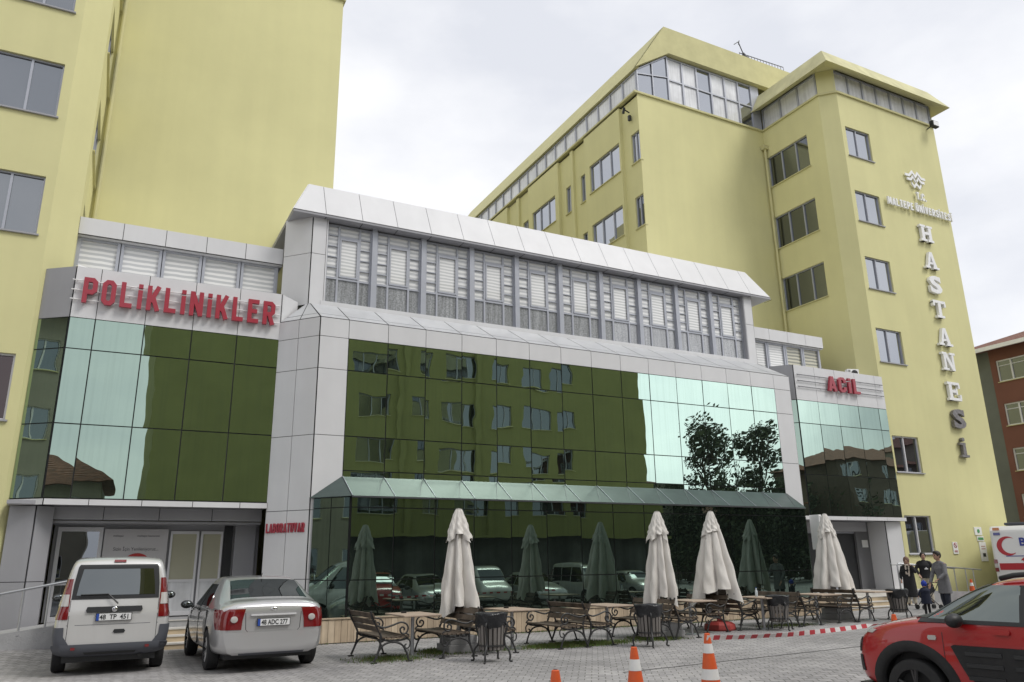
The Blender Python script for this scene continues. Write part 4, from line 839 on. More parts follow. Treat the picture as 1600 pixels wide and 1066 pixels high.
def car_body(st, ncut, mat_, parent, wells, wr=.37, lean=None):
    """st: stations (x, zbottom, halfwidth, zbelt, halfwidth roof, zroof); symmetric lofted shell with round wheel wells"""
    V, Fc = [], []
    def ring(s):
        x, zb, w, zt, wr_, zr = s; zm = zb + (zt - zb) * .55
        h = [(0, zb), (w * .6, zb), (w * .9, zb + .02), (w * .985, zb + .12), (w, zm), (w * .985, zt - .06), (w * .95, zt), ((w * .95 + wr_) / 2 + .01, (zt + zr) / 2), (wr_, zr - .045), (wr_ * .86, zr - .008), (wr_ * .45, zr + .004), (0, zr + .008)]
        pts = [(y, z) for y, z in h] + [(-y, z) for y, z in h[-2:0:-1]]
        return [(x + (lean(x, z) if lean else 0), y, z) for y, z in pts]
    R = [ring(s) for s in st]; n = len(R[0])
    for r in R: V += r
    for i in range(len(R) - 1):
        for k in range(n): Fc.append((i * n + k, i * n + (k + 1) % n, (i + 1) * n + (k + 1) % n, (i + 1) * n + k))
    def cap(base, x0, flip):
        h = n // 2
        for k in range(h):
            l0, l1 = base + k, base + k + 1; r0, r1 = base + (n - k) % n, base + (n - k - 1) % n
            q = [l0, l1, r1, r0] if k not in (0, h - 1) else ([l0, l1, r1] if k == 0 else [l0, l1, r0])
            Fc.append(tuple(q[::-1] if flip else q))
    cap(0, st[0][0], False); cap((len(R) - 1) * n, st[-1][0], True)
    me = bpy.data.meshes.new('body'); me.from_pydata(V, [], Fc); me.materials.append(mat_); me.materials.append(M_BLACK)
    bm = bmesh.new(); bm.from_mesh(me); bmesh.ops.recalc_face_normals(bm, faces=bm.faces); bm.to_mesh(me); bm.free()
    o = bpy.data.objects.new('body', me); COL.objects.link(o)
    s = o.modifiers.new('s', 'SUBSURF'); s.levels = 2; s.render_levels = 2
    dg = bpy.context.evaluated_depsgraph_get(); dg.update(); m0 = bpy.data.meshes.new_from_object(o.evaluated_get(dg))
    bm = bmesh.new(); bm.from_mesh(m0); bvh = BVHTree.FromBMesh(bm); bm.free()
    if wells:
        c = MB()
        for x in wells:
            for sg in (1, -1):
                c.lathe([(wr, 0), (wr, .5)], (x, sg * .62 if sg > 0 else -1.12, .33), 40, mi=1, axis='y')
        co = c.build('cut', [mat_, M_BLACK])
        b = o.modifiers.new('b', 'BOOLEAN'); b.object = co; b.operation = 'DIFFERENCE'; b.solver = 'EXACT'; b.material_mode = 'INDEX'
        evaluated(o); cm = co.data; bpy.data.objects.remove(co); bpy.data.meshes.remove(cm)
    else: evaluated(o)
    o.data.polygons.foreach_set('use_smooth', [True] * len(o.data.polygons)); o.data.set_sharp_from_angle(angle=.7)
    o.parent = parent
    return o, bvh
def patch(name, bvh, axis, rows, m, parent, off=.008, nu=8, skirt=.02, lab=None, sub=3):
    """a thin shell hugging the body. axis '-x' rear,'+x' front,'+y','-y' sides,'+z' top. rows: (v,u0,u1)"""
    d = {'-x': Vector((1, 0, 0)), '+x': Vector((-1, 0, 0)), '+y': Vector((0, -1, 0)), '-y': Vector((0, 1, 0)), '+z': Vector((0, 0, -1))}[axis]
    rr = []
    for i in range(len(rows) - 1):
        for k in range(sub): t = k / sub; rr.append(tuple(rows[i][j] * (1 - t) + rows[i + 1][j] * t for j in range(3)))
    rr.append(rows[-1]); g = []; last = None
    for v, u0, u1 in rr:
        row = []
        for k in range(nu + 1):
            u = u0 + (u1 - u0) * k / nu
            p = Vector((0, u, v)) if axis[1] == 'x' else Vector((u, 0, v)) if axis[1] == 'y' else Vector((v, u, 0))
            hit = bvh.ray_cast(p - d * 6, d)
            if hit[0] is None: hit = (last[0] + Vector((0, 0, 0)), last[1]) if last else (p, -d)
            nn = hit[1] if hit[1].dot(d) < 0 else -hit[1]; q = (hit[0] + nn * off, nn); last = (hit[0], nn); row.append(q)
        g.append(row)
    A = MB(); nr, nc = len(g), nu + 1
    A.v = [tuple(q[0]) for r in g for q in r] + [tuple(q[0] - q[1] * skirt) for r in g for q in r]
    I = lambda i, j: i * nc + j; K = nr * nc
    for i in range(nr - 1):
        for j in range(nc - 1): A.f.append((I(i, j), I(i, j + 1), I(i + 1, j + 1), I(i + 1, j))); A.m.append(0)
    per = [I(0, j) for j in range(nc)] + [I(i, nc - 1) for i in range(1, nr)] + [I(nr - 1, j) for j in range(nc - 2, -1, -1)] + [I(i, 0) for i in range(nr - 2, 0, -1)]
    for k in range(len(per)): a, b_ = per[k], per[(k + 1) % len(per)]; A.f.append((a, b_, b_ + K, a + K)); A.m.append(0)
    o = A.build(name, m, parent, smooth=.6)
    if lab: o['label'] = lab
    return o
def wheel(parent, x, y, r=.33, w=.2, spokes=5, rimm=None, dark=False):
    sg = 1 if y > 0 else -1; A = MB()
    A.lathe([(r * .66, -w / 2), (r * .9, -w / 2), (r * .975, -w * .42), (r, -w * .25), (r, w * .25), (r * .975, w * .42), (r * .9, w / 2), (r * .66, w / 2), (r * .64, 0)], (0, 0, 0), 40, axis='y')
    o = A.build('wheel', M_TYRE, parent, smooth=.7); o.location = (x, y, r)
    A = MB(); A.lathe([(.02, 0), (r * .60, -.03), (r * .66, .04), (r * .69, .05), (r * .69, .02), (r * .66, -.06)], (0, sg * .03, 0), 36, axis='y', cap=False) if False else None
    f = sg * w * .40
    A.lathe([(r * .62, f - sg * .05), (r * .70, f), (r * .70, f - sg * .08)], (0, 0, 0), 36, axis='y', cap=False)
    A.lathe([(.06, f - sg * .04), (.055, f - sg * .005), (.02, f)], (0, 0, 0), 20, axis='y')
    for k in range(spokes):
        a = 2 * pi * k / spokes + .3
        for da in (-.1, .1):
            p = Vector((cos(a) * .05, f - sg * .02, sin(a) * .05)); q = Vector((cos(a + da) * r * .66, f - sg * .015, sin(a + da) * r * .66)); A.tube([p, q], [.018, .022], 6)
    A.build('rim', rimm or M_SILV, o, smooth=.6)
    A = MB(); A.lathe([(.02, f - sg * .09), (r * .63, f - sg * .09), (r * .63, f - sg * .10)], (0, 0, 0), 30, axis='y'); A.build('brake_disc', M_BLACK, o)
    return o
def plate(parent, x, z, txt, tilt=0, sx=-1):
    A = MB(); A.box(x - .006, -.265, z - .06, x + .02, .265, z + .06); p = A.build('number_plate', M_BLACK, parent)
    A = MB(); A.box(x - .012, -.255, z - .052, x - .005, .255, z + .052); A.build('plate_face', M_PLATE, p)
    A = MB(); A.box(x - .014, .215, z - .052, x - .011, .255, z + .052); A.build('blue_band', M_BLUE, p)
    A = MB(); text_into(A, txt, 0, 0, .105, 0, .003, fit=.42, bold=.0022, origin=Vector((x - .012, -.01, z - .036)), U=-Y_, V=Z_, Nn=-X_); A.build('plate_lettering', M_BLACK, p)
    return p
def mirror(parent, x, y, z, m):
    sg = 1 if y > 0 else -1; A = MB(); A.ell((x, y + sg * .09, z), (.06, .11, .075)); A.tube([(x + .02, y - sg * .05, z - .04), (x, y + sg * .03, z - .03)], .022, 6)
    o = A.build('wing_mirror', m, parent, smooth=True); A = MB(); A.ell((x - .048, y + sg * .09, z), (.018, .08, .05)); A.build('mirror_glass', M_CGL, o, smooth=True)
# ---- sedan
def sedan(label, loc, rz, paint, txt='48 ADC 277', group=None):
    t = thing('parked_car', label, 'car', loc, rz, group)
    st = [(-2.23, .36, .66, .80, .60, .92), (-2.21, .30, .76, .92, .68, 1.05), (-2.08, .26, .85, .98, .71, 1.095), (-1.88, .25, .885, .99, .70, 1.105), (-1.72, .24, .90, 1.0, .68, 1.15), (-1.2, .22, .905, .99, .63, 1.40), (-.8, .22, .905, .98, .62, 1.475), (0, .22, .905, .96, .62, 1.49),
          (.35, .22, .92, .93, .60, 1.44), (.75, .23, .915, .92, .63, 1.26), (1.15, .24, .91, .90, .70, 1.03), (1.6, .26, .89, .82, .70, .95), (2.0, .28, .84, .72, .62, .84), (2.2, .32, .70, .62, .5, .68), (2.24, .38, .55, .55, .4, .60)]
    b, bv = car_body(st, 0, paint, t, (1.33, -1.31), wr=.36)
    patch('rear_window', bv, '+z', [(-1.08, -.55, .55), (-1.4, -.585, .585), (-1.77, -.63, .63)], M_CGL, t, off=.006, lab='dark tinted rear window')
    patch('windscreen', bv, '+z', [(.42, -.54, .54), (.75, -.58, .58), (1.08, -.62, .62)], M_CGL, t)
    for s in ('+y', '-y'):
        patch('side_window', bv, s, [(.985, -1.0, -.18), (1.15, -.95, -.18), (1.34, -.72, -.18)], M_CGL, t); patch('side_window', bv, s, [(.965, -.12, .78), (1.15, -.12, .56), (1.34, -.12, .30)], M_CGL, t)
        patch('tail_lamp', bv, s, [(.665, -2.19, -1.98), (.80, -2.20, -1.88), (.92, -2.17, -1.80), (.965, -2.10, -1.80)], M_LAMPR, t, off=.006)
        patch('headlight', bv, s, [(.62, 1.75, 2.05), (.74, 1.7, 2.0)], M_LAMPW, t)
        sg = 1 if s == '+y' else -1
        for x in (-.25, .75):
            A = MB(); A.tube([(x - .07, sg * .915, .88), (x + .07, sg * .915, .88)], .014, 6); A.build('door_handle', paint, t)
        A = MB()
        for x in (-.15, .92, -1.12): A.box(x - .004, sg * .88, .34, x + .004, sg * .9065, .93)
        A.build('door_gap', M_BLACK, t)
        mirror(t, .72, sg * .93, .97, M_BLACK)
        lamp = patch('tail_lamp', bv, '-x', [(.66, sg * .50, sg * .80), (.80, sg * .49, sg * .83), (.93, sg * .46, sg * .78), (.975, sg * .45, sg * .70)], M_LAMPR, t, off=.010)
        A = MB(); A.lathe([(.052, 0), (.05, .02), (.03, .028)], n=20); hit = bv.ray_cast(Vector((-6, sg * .62, .82)), X_); A.v = [(hit[0].x - .008 - c, sg * .62 + a * 1.1, .82 + b_) for a, b_, c in A.v]; A.build('reverse_lens', M_LAMPW, lamp, smooth=.7)
    for sg in (1, -1): patch('boot_lid_gap', bv, '-x', [(.60, sg * .37, sg * .38), (.66, sg * .425, sg * .435), (.975, sg * .445, sg * .455)], M_BLACK, t, off=.001, nu=1, sub=4)
    patch('boot_lid_gap', bv, '-x', [(.593, -.38, .38), (.601, -.38, .38)], M_BLACK, t, off=.001, sub=1); patch('boot_lid_gap', bv, '-x', [(.995, -.60, .60), (1.0, -.60, .60)], M_BLACK, t, off=.001, sub=1)
    patch('chrome_bar', bv, '-x', [(.868, -.36, .36), (.895, -.36, .36)], mat('satin chrome strip', (.72, .72, .73), .3, metal=.2), t, off=.03, sub=1)
    patch('rear_bumper', bv, '-x', [(.30, -.60, .60), (.34, -.68, .68), (.48, -.73, .73), (.60, -.75, .75), (.625, -.74, .74)], paint, t, off=.03, nu=14)
    patch('lower_valance', bv, '-x', [(.30, -.5, .5), (.325, -.52, .52)], M_GREYP, t, off=.036)
    A = MB(); A.ell((0, 0, 0), (.06, .028, .012)); A.v = [(-2.23 - c, a, .965 + b_) for a, b_, c in A.v]; A.build('badge', M_CHR, t, smooth=True)
    plate(t, -2.262, .765, txt)
    A = MB(); A.tube([(-.95, 0, 1.47), (-1.05, 0, 1.53)], [.012, .004], 6); A.build('aerial', M_BLACK, t)
    A = MB(); A.box(-2.0, -.7, .2, 2.0, .7, .3); A.build('underbody', M_BLACK, t)
    for x in (1.33, -1.31):
        for y in (.80, -.80): wheel(t, x, y, .32, .2, 9)
    return t
car1 = sedan('silver sedan parked before the grey column, seen from its rear left', (2.62, 16.0, 0), radians(91), M_SILV)
# ---- van
def van(label, loc, rz, paint, group=None, txt='48  TP  451'):
    t = thing('parked_van', label, 'van', loc, rz, group)
    ln = lambda x, z: (.16 * max(0, z - .95) if x < -1.5 else 0)
    st = [(-2.11, .42, .70, .95, .62, 1.66), (-2.09, .36, .80, 1.0, .665, 1.76), (-1.98, .32, .855, 1.02, .69, 1.80), (-1.5, .28, .86, 1.03, .70, 1.835), (-.5, .26, .86, 1.03, .70, 1.85), (.45, .26, .86, 1.0, .69, 1.82), (.8, .26, .86, .98, .68, 1.72), (1.15, .27, .855, .97, .66, 1.42),
          (1.45, .28, .85, .96, .68, 1.14), (1.85, .30, .83, .86, .66, 1.00), (2.08, .34, .74, .74, .58, .84), (2.14, .42, .6, .65, .5, .72)]
    b, bv = car_body(st, 0, paint, t, (1.33, -1.25), wr=.36, lean=ln)
    w = patch('rear_window', bv, '-x', [(1.16, -.645, .645), (1.4, -.635, .635), (1.66, -.60, .60), (1.70, -.58, .58)], M_BLACK, t, off=.008, nu=12)
    patch('rear_pane', bv, '-x', [(1.22, -.58, .58), (1.4, -.56, .56), (1.63, -.52, .52)], M_CGL, w, off=.013, nu=12)
    patch('windscreen', bv, '+z', [(.86, -.6, .6), (1.12, -.62, .62), (1.42, -.64, .64)], M_CGL, t)
    for s in ('+y', '-y'):
        sg = 1 if s == '+y' else -1
        patch('side_window', bv, s, [(1.08, -1.85, -.95), (1.6, -1.75, -.95)], M_CGL, t); patch('side_window', bv, s, [(1.08, -.88, 0), (1.6, -.88, 0)], M_CGL, t); patch('side_window', bv, s, [(1.05, .07, 1.1), (1.3, .07, .95), (1.6, .07, .72)], M_CGL, t)
        lamp = patch('tail_lamp', bv, '-x', [(.86, sg * .66, sg * .83), (1.0, sg * .66, sg * .845), (1.3, sg * .66, sg * .83), (1.48, sg * .65, sg * .78)], M_LAMPR, t, off=.012, nu=5)
        patch('clear_lens', bv, '-x', [(1.06, sg * .675, sg * .835), (1.24, sg * .675, sg * .825)], M_LAMPW, lamp, off=.018, nu=5)
        patch('tail_lamp', bv, s, [(.88, -2.07, -1.97), (1.2, -2.04, -1.92), (1.44, -2.0, -1.9)], M_LAMPR, t, off=.01)
        patch('bumper_corner', bv, '-x', [(.33, sg * .5, sg * .76), (.6, sg * .69, sg * .83), (.74, sg * .70, sg * .84)], M_GREYP, t, off=.02, nu=5)
        patch('side_skirt', bv, s, [(.33, -2.05, -1.7), (.72, -2.06, -1.66)], M_GREYP, t, off=.012)
        mirror(t, 1.0, sg * .90, 1.12, M_BLACK)
        A = MB(); A.box(-2.165, sg * .535 - .03, .40, -2.15, sg * .535 + .03, .44); A.build('reflector', M_LAMPR, t)
    patch('rear_bumper', bv, '-x', [(.31, -.73, .73), (.36, -.78, .78), (.45, -.81, .81), (.48, -.81, .81)], M_GREYP, t, off=.045, nu=16, skirt=.06)
    patch('bumper_groove', bv, '-x', [(.36, -.36, .36), (.385, -.38, .38)], M_BLACK, t, off=.049, nu=10, sub=1)
    patch('tailgate_crease', bv, '-x', [(.765, -.67, .67), (.773, -.67, .67)], M_GREYP, t, off=.0005, sub=1)
    for sg in (1, -1): patch('tailgate_gap', bv, '-x', [(.49, sg * .645, sg * .653), (1.15, sg * .645, sg * .653)], M_BLACK, t, off=.002, nu=1, sub=5)
    patch('garnish', bv, '-x', [(.955, -.40, .40), (.99, -.415, .415), (1.04, -.40, .40)], M_BLACK, t, off=.03, nu=10)
    A = MB(); A.lathe([(.04, 0), (.04, .01), (.03, .016)], n=20); A.v = [(-2.142 - c, a, 1.0 + b_) for a, b_, c in A.v]; A.build('badge', M_CHR, t, smooth=.7)
    patch('handle', bv, '-x', [(.63, -.17, -.03), (.66, -.19, -.01), (.69, -.17, -.03)], M_BLACK, t, off=.012)
    patch('high_brake_light', bv, '-x', [(1.735, -.09, .09), (1.765, -.09, .09)], M_LAMPR, t, off=.02)
    A = MB(); A.tube([(-2.15, -.04, 1.09), (-2.11, .12, 1.24)], .013, 6); A.tube([(-2.11, .12, 1.24), (-2.1, .52, 1.235)], .009, 5); A.build('wiper', M_BLACK, t)
    plate(t, -2.138, .885, txt)
    A = MB(); A.box(-1.95, -.68, .2, 1.9, .68, .36); A.tube([(-2.05, -.45, .27), (-1.4, -.45, .3)], .03, 8); A.build('underbody', M_BLACK, t)
    for x in (1.33, -1.25):
        for y in (.74, -.74): wheel(t, x, y, .31, .2, 5)
    return t
v1 = van('silver panelled van seen squarely from behind at the left entrance', (.36, 17.0, 0), radians(89), M_VAN)
# ---- red crossover
def crossover(loc, rz):
    t = thing('parked_car', 'red crossover with black wheel arches cut off by the right edge', 'car', loc, rz)
    st = [(-2.05, .45, .65, 1.0, .55, 1.28), (-2.02, .38, .78, 1.08, .62, 1.44), (-1.8, .32, .84, 1.14, .64, 1.53), (-1.2, .30, .865, 1.17, .64, 1.59), (-.4, .28, .865, 1.15, .64, 1.61), (.1, .28, .865, 1.13, .63, 1.58), (.45, .28, .865, 1.11, .635, 1.46),
          (.85, .28, .865, 1.09, .68, 1.22), (1.02, .28, .865, 1.08, .72, 1.15), (1.42, .29, .85, 1.03, .72, 1.09), (1.70, .31, .80, .93, .66, 1.0), (1.86, .34, .70, .81, .58, .89), (1.92, .40, .56, .66, .46, .73)]
    b, bv = car_body(st, 0, M_REDP, t, (1.12, -1.44), wr=.43)
    for s in ('+y', '-y'):
        sg = 1 if s == '+y' else -1
        for xw in (1.12, -1.44):  # black arch cladding
            A = MB(); V = []; n = 26
            for k in range(n + 1):
                a = pi * (-.06 + 1.12 * k / n)
                for rr_ in (.415, .43, .53, .545):
                    x, z = xw + cos(a) * rr_, .33 + sin(a) * rr_ * (1.0)
                    h = bv.ray_cast(Vector((x, sg * 5, max(z, .34))), Vector((0, -sg, 0))); y = h[0].y if h[0] else sg * .84
                    if rr_ < .42: y = y - sg * .06
                    A.v.append((x, y + sg * (.02 if .42 < rr_ < .54 else 0), z))
            for k in range(n):
                for j in range(3): A.f.append((k * 4 + j, k * 4 + j + 1, (k + 1) * 4 + j + 1, (k + 1) * 4 + j)); A.m.append(0)
            A.build('wheel_arch_cladding', M_TYRE, t, smooth=True)
            wheel(t, xw, sg * .76, .335, .21, 5, rimm=mat('black alloy rim', (.025, .025, .027), .35, coat=.5))
        w = patch('side_window', bv, s, [(1.125, -.12, .92), (1.18, -.12, .84), (1.29, -.12, .66), (1.42, -.12, .44), (1.50, -.12, .25)], M_RGL, t, off=.006); 
        patch('side_window', bv, s, [(1.15, -1.15, -.2), (1.3, -1.15, -.2), (1.50, -1.05, -.2)], M_RGL, t, off=.006)
        patch('window_trim', bv, s, [(1.085, -1.5, 1.0), (1.125, -1.5, .98)], M_BLACK, t, off=.012, nu=20, sub=1)
        patch('window_pillar', bv, s, [(1.13, .90, 1.10), (1.18, .83, 1.0), (1.29, .66, .82), (1.42, .44, .60), (1.505, .2, .44)], M_BLACK, t, off=.009, nu=3)
        patch('window_pillar', bv, s, [(1.12, -.21, -.11), (1.50, -.21, -.11)], M_BLACK, t, off=.008, nu=2)
        a = patch('side_bump_panel', bv, s, [(.44, -.9, .26), (.47, -.96, .40), (.54, -1.0, .49), (.66, -1.0, .55), (.80, -1.0, .61), (.845, -1.0, .63), (.86, -.98, .60)], M_TYRE, t, off=.03, nu=20)
        for zz in (.54, .67, .79):
            for k in range(3): patch('air_cushion', bv, s, [(zz - .03, -.9 + k * .5, -.52 + k * .5), (zz + .012, -.9 + k * .5, -.52 + k * .5)], M_BLACK, a, off=.042, nu=6, sub=1)
        patch('door_gap', bv, s, [(.34, .72, .727), (1.1, .72, .727)], M_BLACK, t, off=.003, nu=1, sub=6)
        patch('door_gap', bv, s, [(.34, -.165, -.158), (1.1, -.165, -.158)], M_BLACK, t, off=.003, nu=1, sub=6)
        patch('side_repeater', bv, s, [(.90, .80, .88), (.925, .79, .89), (.95, .80, .88)], M_LAMPW, t, off=.016, nu=5)
        patch('door_handle', bv, s, [(.99, 0, .16), (1.02, -.01, .17), (1.04, 0, .16)], M_REDP, t, off=.035, nu=5)
        patch('daytime_light', bv, s, [(.93, 1.60, 1.80), (.97, 1.54, 1.78)], M_LAMPW, t, off=.012, nu=6)
        patch('daytime_light', bv, '+x', [(.93, sg * .5, sg * .72), (.955, sg * .5, sg * .70)], M_LAMPW, t, off=.012, nu=6)
        patch('headlight', bv, s, [(.70, 1.82, 1.91), (.86, 1.78, 1.88)], M_CGL, t, off=.012, nu=4); patch('headlight', bv, '+x', [(.70, sg * .48, sg * .66), (.86, sg * .48, sg * .66)], M_CGL, t, off=.014, nu=4)
        patch('fog_surround', bv, s, [(.48, 1.78, 1.91), (.66, 1.80, 1.92)], M_BLACK, t, off=.014, nu=4)
        A = MB(); A.tube([(.10, sg * .60, 1.575), (-.05, sg * .62, 1.61), (-.4, sg * .63, 1.64), (-1.3, sg * .62, 1.65), (-1.6, sg * .60, 1.58)], .028, 8); A.build('roof_rail', M_BLACK, t, smooth=True)
        A = MB(); A.ell((.50, sg * .99, 1.13), (.085, .13, .08)); A.tube([(.54, sg * .84, 1.10), (.52, sg * .98, 1.10)], .035, 8); A.build('wing_mirror', M_BLACK, t, smooth=True)
    patch('windscreen', bv, '+z', [(.18, -.56, .56), (.5, -.59, .59), (.9, -.64, .64), (1.0, -.64, .64)], M_CGL, t, off=.006)
    patch('scuttle', bv, '+z', [(1.0, -.66, .66), (1.09, -.66, .66)], M_BLACK, t, off=.008)
    A = MB(); A.box(-1.9, -.7, .22, 1.9, .7, .34); A.build('underbody', M_BLACK, t)
    return t
red = crossover((9.66, 5.60, -.2), radians(99))
# ---- ambulance, its rear end shows
def ambulance():
    t = thing('ambulance', 'white ambulance with a red crescent and red waist stripe at the right edge', 'ambulance', (30.05, 18.72, .1), radians(-66)); R_ = mat('ambulance red', (.45, .02, .03), .4)
    A = MB(); A.prism([(0, .1, .45), (0, 4.1, .45), (0, 4.1, 2.45), (0, 3.9, 2.66), (0, .22, 2.66), (0, .08, 2.5), (0, 0, 1.2)], (2.0, 0, 0)); A.build('body', M_WHP, t, bevel=.07)
    Yf = lambda z: .1 * (1.2 - z) / .75 if z < 1.2 else .08 * (z - 1.2) / 1.3
    def flat(name, m, pts, off=.012):
        A = MB(); A.prism([(x, Yf(z) - off, z) for x, z in pts], (0, .009, 0)); return A.build(name, m, t)
    flat('red_stripe', R_, [(.16, 1.06), (1.94, 1.06), (1.94, 1.30), (.16, 1.30)])
    A = MB(); n = 28; c1 = (.52, 1.92, .35); c2 = (.62, 1.93, .285); o_, i_ = [], []
    for k in range(n + 1):
        a = radians(52) + radians(256) * k / n; o_.append((c1[0] + cos(a) * c1[2], c1[1] + sin(a) * c1[2])); a2 = radians(62) + radians(236) * k / n; i_.append((c2[0] + cos(a2) * c2[2], c2[1] + sin(a2) * c2[2]))
    for k in range(n): A.prism([(q[0], Yf(q[1]) - .012, q[1]) for q in (o_[k], o_[k + 1], i_[k + 1], i_[k])], (0, .008, 0))
    A.build('crescent', R_, t); kw = dict(U=X_, V=Z_, Nn=-Y_, align='LEFT')
    A = MB(); text_into(A, 'BA', 0, 0, .40, 0, .008, bold=.012, origin=(.90, .03, 1.93), **kw); A.build('blue_lettering', mat('ambulance blue', (.03, .05, .30), .4), t)
    A = MB(); text_into(A, '444', 0, 0, .19, 0, .008, xs=1.3, bold=.006, origin=(.88, -.0, 1.36), **kw); A.build('red_lettering', R_, t)
    flat('rule_line', MATS['ambulance blue'], [(.42, 1.54), (1.8, 1.54), (1.8, 1.57), (.42, 1.57)])
    for x in (.12, 1.66):
        for z, m, n_ in ((2.55, M_LAMPO, 'amber_marker'), (2.37, mat('blue marker lens', (.03, .03, .22), .2, coat=1), 'blue_marker')): flat(n_, m, [(x, z - .05), (x + .22, z - .05), (x + .22, z + .05), (x, z + .05)], .03)
        x2 = .0 if x < 1 else 1.88
        for k, m in enumerate((M_LAMPR, M_LAMPW, M_LAMPR)): flat('tail_lamp', m, [(x2, 1.30 - k * .15), (x2 + .12, 1.30 - k * .15), (x2 + .12, 1.44 - k * .15), (x2, 1.44 - k * .15)], .03)
    A = MB(); A.box(-.02, -.08, .3, 2.02, .3, .5); A.build('bumper', M_BLACK, t)
    A = MB(); A.box(.98, -.0, .55, 1.0, .02, 1.05); A.build('door_gap', M_BLACK, t)
    A = MB(); A.box(.5, .3, 2.68, 1.5, .7, 2.78); A.build('light_bar', M_GREYP, t, bevel=.03)
    for y in (.9, 3.4):
        for x in (.12, 1.88): A = MB(); A.lathe([(.2, -.1), (.34, -.1), (.34, .1), (.2, .1)], (x, y, .34), 28, axis='x'); A.build('wheel', M_TYRE, t)
    return t
ambulance()
# ---- further parked cars, outside the frame, mirrored in the lower glass
for k, (x, y, a, kind) in enumerate(((13.2, 1.6, 90, 's'), (16.0, 1.8, 92, 'v'), (18.9, 1.4, 89, 's'), (21.8, 1.6, 90, 'v'), (24.8, 1.5, 91, 's'), (3.2, -3.4, 90, 'v'), (.2, -3.2, 88, 's'), (-3, -3.4, 90, 's'))):
    src = car1 if kind == 's' else v1
    c = dup(src, (x, y, gz(x, y)), radians(a), label='parked %s of the row seen only mirrored in the dark lower glass' % ('sedan' if kind == 's' else 'van')); c['group'] = 'cars mirrored in the glass ' + ('sedans' if kind == 's' else 'vans')
# ================================================================== street furniture
def spiral(c, r0, turns, y, sgn=1, a0=0, n=16):
    return [(c[0] + cos(a0 + sgn * 2 * pi * turns * k / n) * r0 * (1 - .8 * k / n), y, c[1] + sin(a0 + sgn * 2 * pi * turns * k / n) * r0 * (1 - .8 * k / n)) for k in range(n + 1)]
def crv(pts, n=5):
    """Catmull-Rom through 2-D points"""
    P = [pts[0]] + list(pts) + [pts[-1]]; o = []
    for i in range(1, len(P) - 2):
        for k in range(n):
            t = k / n; o.append(tuple(.5 * (2 * P[i][j] + (P[i + 1][j] - P[i - 1][j]) * t + (2 * P[i - 1][j] - 5 * P[i][j] + 4 * P[i + 1][j] - P[i + 2][j]) * t * t + (3 * P[i][j] - P[i - 1][j] - 3 * P[i + 1][j] + P[i + 2][j]) * t ** 3) for j in range(2)))
    o.append(tuple(pts[-1])); return o
def make_bench():
    """front = +x, near end y=0, length along +y"""
    t = thing('park_bench', '-', 'bench', group='cast iron and timber benches on the paved terrace'); L = 1.5
    for y in (.04, L - .04):
        A = MB(); s = lambda p, r=.019, n=5: A.tube([(a, y, b_) for a, b_ in crv(p, n)], r, 8)
        s([(-.15, .86), (-.10, .72), (-.02, .58), (.04, .46), (.06, .40), (.14, .37), (.3, .36), (.46, .37), (.55, .41)], .02)  # back upright and seat rail
        s([(.04, .42), (.04, .30), (.0, .16), (-.06, .03)], .02); s([(.0, .17), (.08, .28), (.2, .33), (.32, .33), (.44, .28), (.52, .16), (.57, .02)], .018)  # arched legs
        s([(.52, .40), (.585, .33), (.57, .24), (.51, .22), (.49, .27), (.52, .29)], .013)
        s([(-.03, .62), (.1, .58), (.25, .61), (.40, .655), (.50, .63), (.545, .56), (.52, .485), (.46, .46), (.41, .49), (.40, .545), (.44, .575), (.475, .55), (.465, .52)], .016)  # arm with scroll
        s([(.50, .47), (.56, .44), (.55, .41)], .014); A.tube([(.2, y, .36), (.28, y, .33)], .022, 6)
        for fx in (-.065, .575): A.box(fx - .05, y - .03, 0, fx + .05, y + .03, .022)
        e = A.build('cast_iron_end', M_IRON, t, smooth=.8)
    A = MB()
    for k in range(6): x = .06 + k * .088; A.box(x, 0, .405 - .012 * sin(k * .62) , x + .068, L, .43 - .012 * sin(k * .62))
    A.build('seat', M_WOOD, t, bevel=.004)
    A = MB()
    for d, z in ((-.0, .55), (-.055, .665), (-.105, .78)):
        A.prism([(d + .012, 0, z - .045), (d + .036, 0, z - .04), (d - .005, 0, z + .048), (d - .029, 0, z + .043)], (0, L, 0))
    A.build('backrest', M_WOOD, t)
    A = MB(); A.tube([(.1, .04, .36), (.1, L - .04, .36)], .012, 6); A.build('stretcher', M_IRON, t)
    return t
bench0 = make_bench()
BL = [(4.45, 1, 13.80, 'nearest bench on the left, its slatted back turned to the silver sedan'), (6.28, -1, 13.84, 'bench facing the leftmost table, with the first umbrella behind it'),
      (6.62, 1, 13.9, 'bench behind the leftmost litter bin, back to back with the first umbrella bench'), (8.82, -1, 13.95, 'bench facing left toward the second table from the left'),
      (8.94, 1, 14.05, 'bench back to back with the second table bench, above the grass strip'), (11.16, -1, 14.2, 'bench facing the third table, partly behind the second litter bin'),
      (11.36, 1, 14.28, 'bench just right of the second umbrella, facing right'), (13.4, -1, 15.0, 'bench behind the folded umbrella with the red base, facing left'),
      (13.95, 1, 15.1, 'bench right of the umbrella with the red base, facing the table with a bottle'), (15.75, -1, 15.0, 'bench behind the third litter bin, facing left'),
      (16.08, 1, 15.12, 'bench between the third litter bin and the last umbrella'), (18.12, -1, 15.3, 'bench in front of the last umbrella concrete base, facing left'),
      (18.24, 1, 15.24, 'rightmost bench on the terrace, facing the last litter bin')]
for i, (x, s, y, lab) in enumerate(BL):
    o = bench0 if i == 0 else dup(bench0)
    if s > 0: o.location = (x + .02, y, gz(x, y)); o.rotation_euler = (0, 0, 0)
    else: o.location = (x - .02, y + 1.5, gz(x, y)); o.rotation_euler = (0, 0, pi)
    o['label'] = lab
